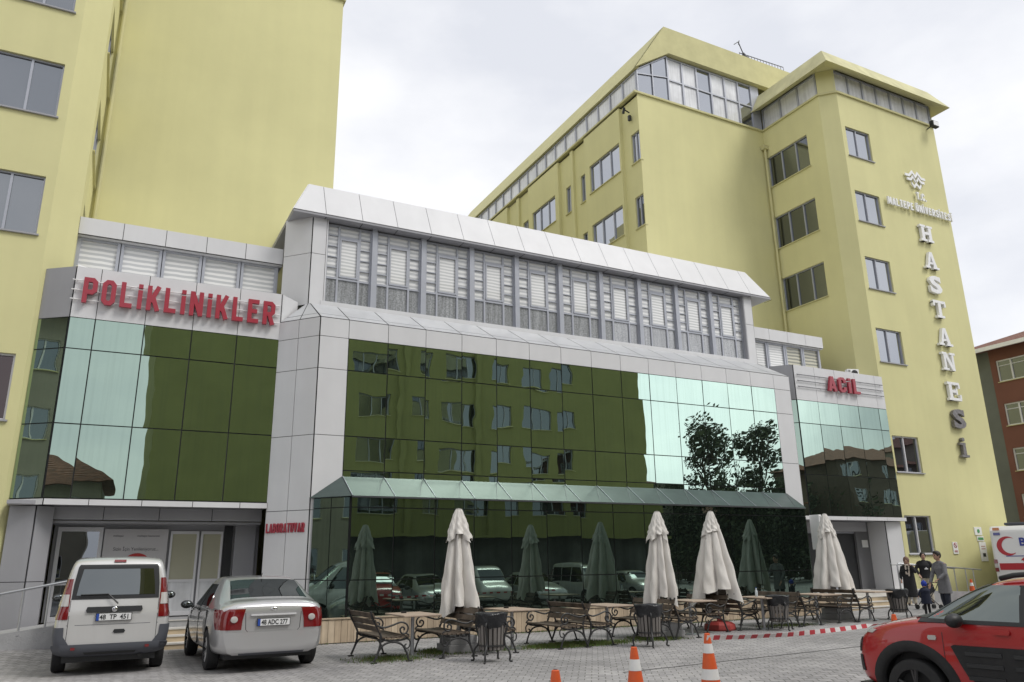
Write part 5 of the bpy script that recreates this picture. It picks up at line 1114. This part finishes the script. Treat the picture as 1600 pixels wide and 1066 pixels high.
M_TTOP = mat('faded table top', (.40, .31, .24), .55, noise=(3, .12))
def make_table():
    t = thing('terrace_table', '-', 'table', group='pedestal tables between the benches')
    A = MB(); A.box(-.36, -.55, .725, .36, .55, .755); A.build('table_top', M_TTOP, t, bevel=.01)
    A = MB(); A.tube([(0, 0, .02), (0, 0, .72)], .035, 12); A.build('post', M_STEEL, t, smooth=.6)
    A = MB(); A.lathe([(.22, 0), (.22, .012), (.05, .03)], n=28); A.build('base_plate', M_STEEL, t, smooth=.6)
    return t
tab0 = make_table()
for i, (x, y, lab) in enumerate(((5.34, 14.5, 'leftmost pedestal table, between the two nearest benches'), (7.55, 14.75, 'pedestal table just right of the first umbrella'), (9.85, 14.75, 'pedestal table above the long grass strip'),
                                 (12.4, 15.1, 'pedestal table between the second and third umbrellas'), (14.75, 15.2, 'pedestal table carrying the small water bottle'), (16.95, 15.5, 'pedestal table right behind the third litter bin'), (19.25, 15.75, 'rightmost pedestal table near the last litter bin'))):
    o = tab0 if i == 0 else dup(tab0); o.location = (x, y, gz(x, y)); o['label'] = lab
wb = thing('water_bottle', 'small clear plastic water bottle standing on the fifth table', 'bottle', (14.6, 15.2, .757 + gz(14.6, 15.2)))
A = MB(); A.lathe([(.03, 0), (.033, .02), (.033, .13), (.013, .18), (.013, .2)], n=14); A.build('bottle_body', mat('clear plastic', (.55, .62, .66), .15, coat=1), wb, smooth=True); A = MB(); A.lathe([(.015, .2), (.015, .22)], n=12); A.build('cap', M_BLUE, wb)
for x, y, lab in ((5.25, 14.75, 'small dark ashtray on the leftmost table'), (7.5, 14.9, 'small dark ashtray on the second table')):
    t = thing('ashtray', lab, 'ashtray', (x, y, .757)); A = MB(); A.lathe([(.05, 0), (.06, .03), (.05, .03), (.045, .01)], n=14); A.build('bowl', M_BLACK, t, smooth=.6)
# ---- closed umbrellas
M_CANV = mat('cream umbrella canvas', (.66, .635, .60), .85, noise=(2.5, .07), streak=(5, .06), bump=(120, .15), spec=.15)
def umbrella(label, x, y, top, w, bot, base, seed, lean=(0, 0), ragged=.08):
    t = thing('folded_umbrella', label, 'umbrella', (x, y, gz(x, y)), group='folded cream umbrellas on the terrace'); rnd = random.Random(seed); n = 96; F = 8
    ph = [rnd.uniform(-.25, .25) for _ in range(F)]; am = [rnd.uniform(.6, 1.3) for _ in range(F)]; hem = [rnd.uniform(-1, 1) for _ in range(F)]
    tw = rnd.uniform(-.3, .3)
    def fold(a, s):
        u = (a / (2 * pi) * F + s * tw) % F; k = int(u); f_ = u - k; amp = am[k]
        return amp * (1 - abs(2 * f_ - 1) ** 1.5 * 2 + .3 * sin(f_ * 9 + ph[k] * 8)), hem[k], f_
    V = MB(); rows = 30; H = top
    def surf(z0, z1, r_at, dep, hemamp, rows):
        b = len(V.v)
        for i in range(rows + 1):
            s = i / rows
            for k in range(n):
                a = 2 * pi * k / n; fo, hm, ff = fold(a, s); R = r_at(s); r = R * (1 + dep(s) * fo * .5)
                z = z0 + (z1 - z0) * s - (hemamp * (.5 + .5 * hm) * (1 - abs(2 * ff - 1)) + hemamp * .5 * hm) * s ** 4
                r += (.014 * sin(a * 5 + s * 14 + seed) + .012 * sin(a * 11 - s * 23 + seed * 2)) * s; r *= 1 + .13 * s * sin(a + seed)
                V.v.append((r * cos(a) + lean[0] * s, r * sin(a) * .9 + lean[1] * s, z))
        for i in range(rows):
            for k in range(n): V.f.append((b + i * n + k, b + i * n + (k + 1) % n, b + (i + 1) * n + (k + 1) % n, b + (i + 1) * n + k)); V.m.append(0)
    surf(H - .12, bot, lambda s: .075 + (w / 2 - .075) * (s ** .72), lambda s: .40 + .42 * s, ragged * 2.2, 40)
    V.build('canopy', M_CANV, t, smooth=True, fix=False)
    V = MB(); surf(H, H - .56, lambda s: .055 + .185 * s ** .8, lambda s: .12 + .30 * s, .13, 20)
    b = len(V.v); V.v.append((0, 0, H + .01))
    for k in range(n): V.f.append((b, k, (k + 1) % n)); V.m.append(0)
    V.build('top_flap', M_CANV, t, smooth=True, fix=False)
    A = MB(); A.tube([(0, 0, .05), (0, 0, H - .05)], .024, 10); A.build('pole', mat('white umbrella pole', (.55, .54, .52), .4), t, smooth=.6)
    A = MB()
    if base == 'red': A.lathe([(.36, .0), (.38, .04), (.37, .14), (.28, .2), (.06, .22), (.05, .36)], n=8, mi=0); A.build('base', mat('faded red base', (.36, .05, .045), .6, noise=(4, .15)), t, bevel=.015)
    else: A.box(-.32, -.32, 0, .32, .32, .15); A.box(-.28, -.28, .15, .28, .28, .30); A.tube([(0, 0, .3), (0, 0, .42)], .04, 10); A.build('base', M_CONC, t, bevel=.04)
    return t
umbrella('leftmost folded umbrella on a concrete base behind the second bench', 6.42, 14.86, 2.72, .66, .78, 'c', 3)
umbrella('second folded umbrella from the left, behind the black litter bin', 11.53, 14.98, 2.76, .66, .82, 'c', 5)
umbrella('wide folded umbrella standing in a faded red base', 13.66, 15.56, 2.84, 1.0, .80, 'red', 11, ragged=.16)
umbrella('rightmost folded umbrella in front of the right entrance', 18.85, 16.55, 2.92, .88, .84, 'c', 17)
# ---- litter bins
def make_bin():
    t = thing('litter_bin', '-', 'litter bin', group='round slatted litter bins with black bags')
    A = MB(); 
    for k in range(18):
        a = 2 * pi * k / 18; c, s = cos(a), sin(a); u = Vector((-s, c, 0)) * .026; p = Vector((c, s, 0)) * .2; q = Vector((c, s, 0)) * .225
        A.prism([p - u + Z_ * .2, p + u + Z_ * .2, q + u * 1.1 + Z_ * .68, q - u * 1.1 + Z_ * .68], Vector((c, s, 0)) * .016)
    A.build('slat_drum', mat('bin slats', (.17, .155, .145), .7, streak=(9, .25)), t)
    for z, r in ((.27, .222), (.62, .24)): A = MB(); A.lathe([(r, z - .012), (r + .012, z - .012), (r + .012, z + .012), (r, z + .012)], n=28); A.build('iron_hoop', M_IRON, t)
    A = MB(); A.lathe([(.02, .19), (.19, .19), (.19, .2)], n=24); A.build('bin_floor', M_IRON, t)
    A = MB(); n = 40; rn = random.Random(4)
    for z, r, j in ((.56, .235, .02), (.62, .262, .03), (.70, .272, .03), (.77, .285, .02), (.80, .29, .008), (.80, .26, .008), (.72, .21, .01)):
        for k in range(n): a = 2 * pi * k / n; rr_ = r + j * sin(a * 7 + z * 20) * rn.uniform(.2, 1); A.v.append((rr_ * cos(a), rr_ * sin(a), z + j * .8 * sin(a * 4)))
    for i in range(6):
        for k in range(n): A.f.append((i * n + k, i * n + (k + 1) % n, (i + 1) * n + (k + 1) % n, (i + 1) * n + k)); A.m.append(0)
    A.build('bin_bag', mat('black bin bag', (.016, .017, .02), .28, bump=(18, 1)), t, smooth=True)
    for k in range(4):
        a = pi / 4 + k * pi / 2; A = MB(); A.tube([(r * cos(a), r * sin(a), z) for r, z in crv([(.235, .66), (.29, .60), (.27, .50), (.235, .40), (.25, .28), (.31, .20), (.34, .10), (.33, .03), (.38, .01)])], .018, 7); A.build('leg', M_IRON, t, smooth=True)
    return t
bin0 = make_bin()
for i, (x, y, lab) in enumerate(((6.25, 13.0, 'nearest litter bin, in front of the second bench'), (9.98, 13.45, 'litter bin in front of the second folded umbrella'), (14.83, 14.75, 'litter bin behind the striped tape, beside the bottle table'), (19.9, 15.3, 'litter bin nearest the red car and the child'))):
    o = bin0 if i == 0 else dup(bin0); o.location = (x, y, gz(x, y)); o.rotation_euler = (0, 0, .3 * i); o['label'] = lab
# ---- cones and tape
M_ORG = mat('orange cone plastic', (.62, .095, .02), .5, noise=(5, .1)); M_CW = mat('white reflective band', (.70, .70, .69), .4, noise=(8, .08))
def make_cone():
    t = thing('traffic_cone', '-', 'traffic cone', group='orange and white traffic cones'); r = lambda z: .032 + (.75 - z) * .148
    for pr in ([(r(z), z) for z in (.03, .22)], [(r(z), z) for z in (.34, .52)], [(r(z), z) for z in (.63, .745)] + [(.02, .752)]): A = MB(); A.lathe(pr, n=28, cap=False); A.build('cone_section', M_ORG, t, smooth=.7)
    for za, zb_ in ((.22, .34), (.52, .63)): A = MB(); A.lathe([(r(z) + .002, z) for z in (za, zb_)], n=28, cap=False); A.build('reflective_band', M_CW, t, smooth=True)
    A = MB(); A.box(-.19, -.19, 0, .19, .19, .03); A.build('foot', M_ORG, t, bevel=.01)
    return t
cone0 = make_cone(); CP = []
for i, (x, y, z, lab) in enumerate(((6.85, 8.05, 0, 'tall cone in the foreground tied to the red and white tape'), (5.14, 7.22, 0, 'cone left of the tape, its base cut by the bottom edge'), (3.51, 6.07, 0, 'cone whose tip alone shows at the bottom edge'),
                                    (11.5, 8.96, 0, 'cone hidden up to its tip behind the red bonnet'), (28.13, 18.5, .12, 'far cone at the foot of the ramp rail by the ambulance'))):
    o = cone0 if i == 0 else dup(cone0); o.location = (x, y, gz(x, y)); o['label'] = lab; o.rotation_euler = (0, 0, .4 * i); CP.append(o.location.copy())
# ---- striped tape
def tape():
    t = thing('barrier_tape', 'red and white striped tape sagging between the cones past the red car', 'tape'); P = [Vector(p) for p in ((6.80, 8.0, .70), (7.6, 8.2, .655), (8.7, 8.42, .62), (9.9, 8.66, .615), (11.42, 8.86, .64), (13.2, 9.2, .66), (15.4, 9.7, .72))]
    pts = []
    for i in range(len(P) - 1):
        n = max(2, int((P[i + 1] - P[i]).length / .13))
        for k in range(n): pts.append(P[i].lerp(P[i + 1], k / n))
    pts.append(P[-1]); A = MB(); B = MB(); tw = lambda k: .25 * sin(k * .21) + .35 * sin(k * .09 + 1)
    for k in range(len(pts) - 1):
        def e(i): a = tw(i) + (1.25 if 28 < i < 38 else 0) * 1; v = Vector((sin(a) * .2, -sin(a), cos(a))) * .030; return pts[i] - v, pts[i] + v
        a, b_ = e(k); c, d = e(k + 1); s = (d - b_) * .35
        A.prism([a, c, d, b_], Vector((.0, .0012, .0008)), k % 2)
    A.build('tape_strip', [mat('tape white', (.72, .70, .70), .5), mat('tape red', (.50, .035, .05), .5)], t)
tape()
# ---- grass between pavers
def grass(x0, x1, y0, y1, n, name='grass_patch'):
    A = MB(); rn = random.Random(x0)
    for _ in range(n):
        u, v = rn.gauss(0, .33), rn.gauss(0, .33); x = (x0 + x1) / 2 + u * (x1 - x0) * .75; y = (y0 + y1) / 2 + v * (y1 - y0) * .75; z = gz(x, y)
        h = rn.uniform(.02, .06); a = rn.uniform(0, 6.28); w = rn.uniform(.004, .009); dx, dy = cos(a) * w, sin(a) * w; l = rn.uniform(-.02, .02)
        A.face([(x - dx, y - dy, z), (x + dx, y + dy, z), (x + l, y + l, z + h)], rn.choice((0, 0, 1)))
    tag(A.build(name, [mat('grass green', (.085, .15, .025), .8), mat('grass straw', (.16, .15, .06), .8)], fix=False), kind='stuff')
for a in ((4.2, 5.6, 13.9, 14.9, 1500), (5.7, 6.6, 14.5, 15.5, 2500), (7.9, 10.0, 14.2, 15.0, 13000), (10.6, 11.6, 14.3, 15.2, 4500), (4.4, 20, 17.7, 17.88, 1500), (15, 17, 15.2, 16, 900), (6.6, 7.6, 14.4, 15.2, 700)): grass(*a)
# ================================================================== people
M_SKIN = mat('skin', (.42, .25, .18), .55); M_HAIRD = mat('dark hair', (.015, .011, .009), .6); M_COATB = mat('black coat', (.012, .012, .014), .85, noise=(6, .3)); M_NAVY = mat('dark jeans', (.018, .022, .035), .85)
M_GREYC = mat('grey wool coat', (.16, .16, .17), .9, noise=(20, .15)); M_CREAM = mat('cream trousers', (.52, .47, .38), .85); M_SCARF = mat('cream scarf', (.50, .43, .37), .85); M_BROWN = mat('brown headscarf', (.17, .10, .075), .85, noise=(12, .3)); M_BLUEH = mat('blue knitted hat', (.02, .045, .33), .9, bump=(60, .5))
M_GLOVE = mat('dark shoe leather', (.02, .018, .017), .5)
def fuse(mb, name, m, parent, vox=.012, smooth_it=6):
    o = mb.build(name, m, parent); r = o.modifiers.new('r', 'REMESH'); r.mode = 'VOXEL'; r.voxel_size = vox; s = o.modifiers.new('s', 'SMOOTH'); s.iterations = smooth_it; s.factor = .5
    me = evaluated(o); me.polygons.foreach_set('use_smooth', [True] * len(me.polygons))
    if not me.materials: me.materials.append(m)
    return o
def lerp3(a, b, t): return tuple(a[i] * (1 - t) + b[i] * t for i in range(3))
def person(label, loc, rz, H, arms, legs, skin=M_SKIN, coat=M_COATB, coat_len=.48, coat_w=1., trousers=M_NAVY, hair=M_HAIRD, hairstyle='short', head=(0, 0), shoe=M_GLOVE, bend=0., vox=.011, headscale=1.):
    """faces local +x. coordinates in units of a 1.75 m figure. arms: {s:(elbow,wrist)}, legs: {s:(knee,ankle)} relative points; s=+1 left, -1 right"""
    k = H / 1.75; t = thing('person', label, 'person', loc, rz, sc=k); bx = lambda z: bend * max(0, z - .95)
    sh = {s: (bx(1.42), s * .185, 1.42) for s in (1, -1)}; hp = {s: (0, s * .09, .92) for s in (1, -1)}
    hc = Vector((bx(1.62) + .02 + head[0] * .05, 0, 1.625)); headscale *= 1.06; B = MB()
    B.ell(hc, (.094 * headscale, .078 * headscale, .118 * headscale)); B.ell((hc.x + .035, 0, hc.z - .055), (.06, .055, .06))  # skull, jaw
    B.tube([(bx(1.42), 0, 1.42), (bx(1.55) + .01, 0, 1.55)], [.058, .05], 10)
    B.ell((hc.x + .098 * headscale, 0, hc.z - .012), (.017, .013, .026)); 
    for s in (1, -1): B.ell((hc.x - .005, s * .08 * headscale, hc.z - .005), (.017, .012, .03))
    B.tube([(0, 0, .90), (bx(1.1), 0, 1.1), (bx(1.3), 0, 1.3), (bx(1.42), 0, 1.42)], [.13, .12, .15, .10], 14, flat=(Vector((1, 0, 0)), .7))
    for s in (1, -1):
        e, w = arms[s]; B.tube([sh[s], e, w], [.05, .038, .025], 8)
        d = (Vector(w) - Vector(e)).normalized(); sd_ = d.cross(Vector((0, 0, 1))); sd_ = sd_.normalized() if sd_.length > .1 else Vector((1, 0, 0)); p = Vector(w) + d * .045; B.tube([w, p, p + d * .035], [.022, .036, .032], 8, flat=(d.cross(sd_).normalized(), .5))
        for i, L_ in enumerate((.06, .072, .075, .06)):
            q = p + d * .03 + sd_ * (i - 1.5) * .017; q2 = q + d * L_ * .6 + Vector((0, 0, -.006)); B.tube([q, q2, q2 + d * L_ * .35 + Vector((0, 0, -.014))], [.0095, .009, .008], 6)
        B.tube([Vector(w) + d * .02 + sd_ * .025, Vector(w) + d * .05 + sd_ * .05, Vector(w) + d * .085 + sd_ * .052], [.011, .0105, .009], 6)
        kn, an = legs[s]; B.tube([hp[s], kn, an], [.075, .052, .035], 8); B.tube([an, (an[0] + .06, an[1], an[2] - .04)], .03, 8)
    body = fuse(B, 'body', skin, t, vox * .85, 3)
    A = MB()
    for s in (1, -1): A.ell((hc.x + .083 * headscale, s * .031, hc.z + .012), (.012, .014, .008))
    A.build('eyes', M_BLACK, t, smooth=True)
    A = MB()
    for s in (1, -1): A.tube([(hc.x + .09 * headscale, s * .018, hc.z + .034), (hc.x + .083 * headscale, s * .05, hc.z + .032)], .005, 5)
    A.build('eyebrows', hair, t)
    A = MB(); A.tube([(hc.x + .091, -.022, hc.z - .058), (hc.x + .096, 0, hc.z - .06), (hc.x + .091, .022, hc.z - .058)], .006, 5); A.build('mouth', mat('lips', (.28, .10, .085), .5), t)
    # hair or hat
    A = MB(); hs = headscale
    if hairstyle == 'short': A.ell((hc.x - .020, 0, hc.z + .026), (.104 * hs, .092 * hs, .112 * hs)); A.ell((hc.x + .04, 0, hc.z + .092), (.064, .076, .042)); nm = 'hair'
    if hairstyle == 'back': A.ell((hc.x - .022, 0, hc.z + .024), (.106 * hs, .096 * hs, .116 * hs)); A.ell((hc.x - .10, 0, hc.z - .02), (.06, .06, .07)); nm = 'hair'
    if hairstyle == 'scarf': A.ell((hc.x - .024, 0, hc.z + .016), (.114 * hs, .106 * hs, .130 * hs)); A.tube([(hc.x - .02, 0, hc.z - .05), (bx(1.45), 0, 1.45)], [.09, .10], 12); nm = 'headscarf'
    if hairstyle == 'hat': A.ell((hc.x - .008, 0, hc.z + .035), (.108 * hs, .098 * hs, .112 * hs)); A.ell((hc.x - .01, 0, hc.z + .15 * hs), (.03, .03, .03)); nm = 'knitted_hat'
    fuse(A, nm, hair if hairstyle != 'hat' else M_BLUEH, t, vox, 2)
    # coat
    A = MB(); zb = coat_len
    A.tube([(0, 0, zb), (bx((zb + .95) / 2), 0, (zb + .95) / 2), (bx(.98), 0, .98), (bx(1.15), 0, 1.15), (bx(1.30), 0, 1.30), (bx(1.40), 0, 1.40), (bx(1.46), 0, 1.46)], [.20 * coat_w, .19 * coat_w, .175 * coat_w, .165 * coat_w, .185 * coat_w, .13 * coat_w, .07], 18, flat=(Vector((1, 0, 0)), .72))
    for s in (1, -1):
        e, w = arms[s]; A.tube([(bx(1.42), s * .08, 1.43), (sh[s][0], s * .175, 1.385), e, lerp3(e, w, .93)], [.055, .072, .058, .045], 10)
    A.tube([(bx(1.44), 0, 1.44), (bx(1.48), 0, 1.49)], [.08, .066], 12)
    c = fuse(A, 'coat', coat, t, vox, 4)
    A = MB()
    for s in (1, -1): kn, an = legs[s]; A.tube([(0, s * .085, .95), kn, (an[0], an[1], an[2] + .01)], [.10, .078, .062], 10)
    A.tube([(0, 0, .86), (0, 0, 1.0)], [.15, .14], 12, flat=(Vector((1, 0, 0)), .7)); fuse(A, 'trousers', trousers, t, vox, 3)
    for s in (1, -1):
        an = legs[s][1]; A = MB(); A.tube([(an[0] - .05, an[1], an[2] - .045), (an[0] + .04, an[1], an[2] - .045), (an[0] + .15, an[1], an[2] - .06)], [.042, .045, .035], 10, flat=(Vector((0, 0, 1)), .9)); A.ell((an[0], an[1], an[2]), (.045, .045, .05)); fuse(A, 'shoe', shoe, t, vox, 2)
    return t
LG = {1: ((.02, .10, .50), (0, .11, .08)), -1: ((.02, -.10, .50), (0, -.11, .08))}
face = lambda x, y: math.atan2(0 - y, 0 - x)
# elderly woman with a cane, hand raised to her face
ow = person('elderly woman in a long black coat, brown headscarf and cream scarf, leaning on a cane', (24.45, 18.25, gz(24.45, 18.25)), face(24.4, 18.2) - .1, 1.56,
            {1: ((.12, .26, 1.20), (.20, .12, 1.46)), -1: ((.02, -.26, 1.14), (.18, -.25, .93))}, LG, coat=M_COATB, coat_len=.30, coat_w=1.22, trousers=M_CREAM, hair=M_BROWN, hairstyle='scarf', bend=.08)
A = MB(); A.tube([(.17, .07, 1.44), (.16, .05, 1.25), (.14, .03, 1.05)], [.03, .045, .04], 8, flat=(Vector((1, 0, 0)), .5)); A.tube([(.17, -.05, 1.44), (.16, -.04, 1.3), (.15, -.04, 1.12)], [.03, .045, .04], 8, flat=(Vector((1, 0, 0)), .5)); A.tube([(.10, .09, 1.49), (.15, 0, 1.46), (.10, -.09, 1.49)], .035, 8); fuse(A, 'scarf', M_SCARF, ow)
cn = thing('walking_cane', 'light walking cane in the elderly woman right hand', 'cane', ow.location, ow.rotation_euler.z, sc=1.56 / 1.75); A = MB(); A.tube([(.20, -.33, .98), (.24, -.29, .975), (.27, -.28, .96), (.29, -.28, .9), (.36, -.28, .02)], .014, 8); A.build('cane_shaft', M_STEEL, cn, smooth=True)
# woman behind, black jacket and cream trousers
w2 = person('woman in a short black jacket and cream trousers standing at the ramp rail', (25.75, 18.55, gz(25.7, 18.5)), face(25.7, 18.5) + .15, 1.70,
            {1: ((.06, .30, 1.16), (.16, .36, .95)), -1: ((.02, -.29, 1.17), (.14, -.22, .99))}, LG, coat=M_COATB, coat_len=.86, coat_w=1.08, trousers=M_CREAM, hairstyle='back')
A = MB(); A.box(.125, -.02, 1.16, .15, .09, 1.20); A.box(.125, .02, 1.20, .148, .05, 1.235); A.build('white_chest_print', M_WHITE, w2)
# man in a grey coat looking down at the child
mn = person('dark haired man in a long grey wool coat bending his head toward the child', (21.5, 14.95, gz(21.5, 14.95)), radians(165), 1.79,
            {1: ((.14, .26, 1.14), (.34, .20, 1.00)), -1: ((.10, -.27, 1.14), (.26, -.22, .88))}, {1: ((.03, .09, .50), (.02, .10, .08)), -1: ((.0, -.10, .50), (-.08, -.11, .08))}, coat=M_GREYC, coat_len=.62, coat_w=1.05, trousers=M_NAVY, hairstyle='short', bend=.12)
# toddler seen from behind
ch = person('toddler in a dark coat and blue knitted hat, seen from behind', (21.45, 15.55, gz(21.4, 15.5)), radians(62), .93,
            {1: ((.02, .30, 1.24), (.02, .38, 1.02)), -1: ((.06, -.32, 1.36), (.10, -.52, 1.52))}, {1: ((.02, .10, .45), (0, .11, .08)), -1: ((.02, -.10, .45), (0, -.11, .08))}, coat=mat('navy child coat', (.012, .016, .035), .9), coat_len=.62, coat_w=1.45, trousers=M_COATB, hairstyle='hat', headscale=1.45, vox=.016)
# pushchair behind the man
pc = thing('pushchair', 'folded black pushchair between the man and the woman by the rail', 'pushchair', (23.4, 16.9, gz(23.4, 16.9)), radians(160), sc=.8)
A = MB()
for s in (-.2, .2): A.tube([(.35, s, .1), (-.25, s, .75), (-.40, s, 1.0)], .015, 6); A.tube([(-.35, s, .1), (.2, s, .62)], .015, 6)
A.tube([(-.4, -.2, 1.0), (-.4, .2, 1.0)], .018, 6); A.build('push_frame', M_BLACK, pc)
A = MB(); A.prism([(-.25, -.18, .70), (.22, -.18, .42), (.26, -.18, .50), (-.18, -.18, .98)], (0, .36, 0)); A.build('seat', M_COATB, pc, bevel=.02)
for x in (.35, -.35):
    for s in (-.22, .22): A = MB(); A.lathe([(.05, -.02), (.09, -.02), (.09, .02), (.05, .02)], (x, s, .09), 18, axis='y'); A.build('wheel', M_TYRE, pc)
# ================================================================== what the glass mirrors: the opposite side of the yard
ob = thing('opposite_wing', 'yellow hospital wing across the yard, seen mirrored in the green glass', 'hospital wing')
A = MB(); hh = []; YO = -10.0
for z in (6.2, 9.3, 12.4, 15.4, 18.5):
    for x, w in ((9.6, 1.2), (11.6, 2.4), (15.6, 1.2), (17.8, 2.4), (21.4, 1.2), (23.6, 2.4), (26.6, 1.2)): hh.append((x, x + w, z - 1.5, z))
wall(A, (36, YO, 0), -X_, Y_, 34.2, 0, 22, [(36 - 1.8 - h[1], 36 - 1.8 - h[0], h[2], h[3]) for h in hh], depth=.2)
A.face([(1.8, YO, 0), (1.8, YO - 12, 0), (1.8, YO - 12, 22), (1.8, YO, 22)]); A.face([(36, YO, 0), (36, YO - 12, 0), (36, YO - 12, 22), (36, YO, 22)]); A.face([(1.8, YO, 22), (36, YO, 22), (36, YO - 12, 22), (1.8, YO - 12, 22)]); A.face([(1.8, YO - 12, 0), (36, YO - 12, 0), (36, YO - 12, 22), (1.8, YO - 12, 22)])
A.build('wall', M_YELSHADE, ob)
for h in hh: window(ob, (36, YO, 0), -X_, Y_, (36 - 1.8 - h[1], 36 - 1.8 - h[0], h[2], h[3]), [.33, .66] if h[1] - h[0] > 2 else [.5], depth=.18, panes=[M_DIMG])
A = MB(); A.box(1.9, YO + .02, 0, 35.9, YO + .3, 3.3); A.build('shopfront', mat('shopfront grey', (.09, .09, .085), .6, noise=(.6, .6), streak=(1.5, .5)), ob)
A = MB(); A.box(1.9, YO, 3.3, 36, YO + 1.1, 3.45); A.build('canopy', M_YELSHADE, ob)
for xx in (16.2, 21.9): A = MB(); A.box(xx, YO, 0, xx + .35, YO + .25, 20); A.build('pilaster', M_YELSHADE, ob)
def leafy(name, lab, x, y, h, r, seed, group):
    t = thing(name, lab, 'tree', (x, y, 0), group=group); rn = random.Random(seed); A = MB(); A.tube([(0, 0, 0), (.1, .1, h * .4), (0, .2, h * .8)], [.3, .2, .06], 8)
    cl = [];
    for k in range(26): a = rn.uniform(0, 6.28); d = rn.uniform(.2, .85) * r; z = h * rn.uniform(.12, .95); d *= 1.2 - z / h * .75; p = (cos(a) * d, sin(a) * d, z); A.tube([(0, .1, z * .75), p], [.08, .02], 5); cl.append((p, rn.uniform(.3, .5) * r * .9))
    A.build('trunk', mat('bark', (.07, .055, .04), .9), t); L = MB()
    for p, cr_ in cl:
        for _ in range(130):
            v = Vector((rn.gauss(0, 1), rn.gauss(0, 1), rn.gauss(0, 1))).normalized() * cr_ * rn.random() ** .4; q = Vector(p) + v; n = Vector((rn.gauss(0, 1), rn.gauss(0, 1), rn.gauss(0, 1))).normalized(); u = n.orthogonal().normalized() * rn.uniform(.12, .25); w = n.cross(u)
            L.face([q - u, q + w * .6, q + u, q - w * .6], rn.choice((0, 0, 1)))
    L.build('crown', [mat('dark foliage', (.055, .07, .045), .8), mat('mid foliage', (.09, .11, .06), .8)], t, fix=False)
for i, (x, y, h, r) in enumerate(((53, -22, 15.5, 3.6), (59, -21.5, 15.8, 3.2), (56.5, -23, 10.5, 4.5), (63, -22, 9.5, 4.5), (68, -24, 9, 5), (72, -20, 10, 4), (50, -24, 7, 4), (54.5, -20, 8.5, 3.6), (60.5, -20, 8, 4))):
    leafy('pine_tree', 'dark tree across the yard mirrored in the right half of the glass', x, y, h, r, i, 'mirrored trees')
def house(lab, x, y, w, d, h, col, rz=0):
    t = thing('house', lab, 'house', (x, y, 0), rz); A = MB(); hh = [(w * .12 + i * w / 4, w * .12 + i * w / 4 + 1.3, z, z + 1.4) for i in range(4) for z in (1.2 + 3 * k for k in range(int(h // 3)))]
    wall(A, (w / 2, d / 2, 0), -X_, Y_, w, 0, h, hh); A.face([(-w / 2, d / 2, 0), (-w / 2, -d / 2, 0), (-w / 2, -d / 2, h), (-w / 2, d / 2, h)]); A.face([(w / 2, d / 2, 0), (w / 2, -d / 2, 0), (w / 2, -d / 2, h), (w / 2, d / 2, h)]); A.build('wall', col, t)
    for q in hh: window(t, (w / 2, d / 2, 0), -X_, Y_, q, [.5], frame=M_WFR, panes=[M_DIMG])
    R = MB(); a, b_ = w / 2 + .6, d / 2 + .6; R.face([(-a, -b_, h), (a, -b_, h), (a * .4, 0, h + 2.4), (-a * .4, 0, h + 2.4)]); R.face([(-a, b_, h), (a, b_, h), (a * .4, 0, h + 2.4), (-a * .4, 0, h + 2.4)]); R.face([(-a, -b_, h), (-a, b_, h), (-a * .4, 0, h + 2.4)]); R.face([(a, -b_, h), (a, b_, h), (a * .4, 0, h + 2.4)]); R.face([(-a, -b_, h), (a, -b_, h), (a, b_, h), (-a, b_, h)]); R.build('roof', tile_mat(), t)
M_HW = mat('house cream wall', (.30, .28, .23), .85, noise=(1, .1)); M_HB = mat('house brown wall', (.11, .085, .065), .85, noise=(1, .1))
for a in (('cream house with a tiled roof, mirrored at the left in the green glass', -5.5, -20, 9, 9, 6.5, M_HW), ('brown house with a tiled roof, mirrored low in the leftmost glass', -16, -14, 10, 9, 9.5, M_HB), ('cream house beyond the trees, mirrored in the right block glass', 46, -34, 14, 10, 9, M_HW),
          ('brown terrace mirrored at the foot of the right block glass', 78, -24, 16, 12, 12, M_HB), ('cream terrace mirrored at the right edge of the glass', 96, -22, 16, 12, 15, M_HW), ('low brown house mirrored behind the trees', 64, -36, 14, 10, 6.5, M_HB), ('cream corner house mirrored in the chamfered left glass', -25, 12.5, 10, 9, 13, M_HW, -pi / 2)): house(*a)
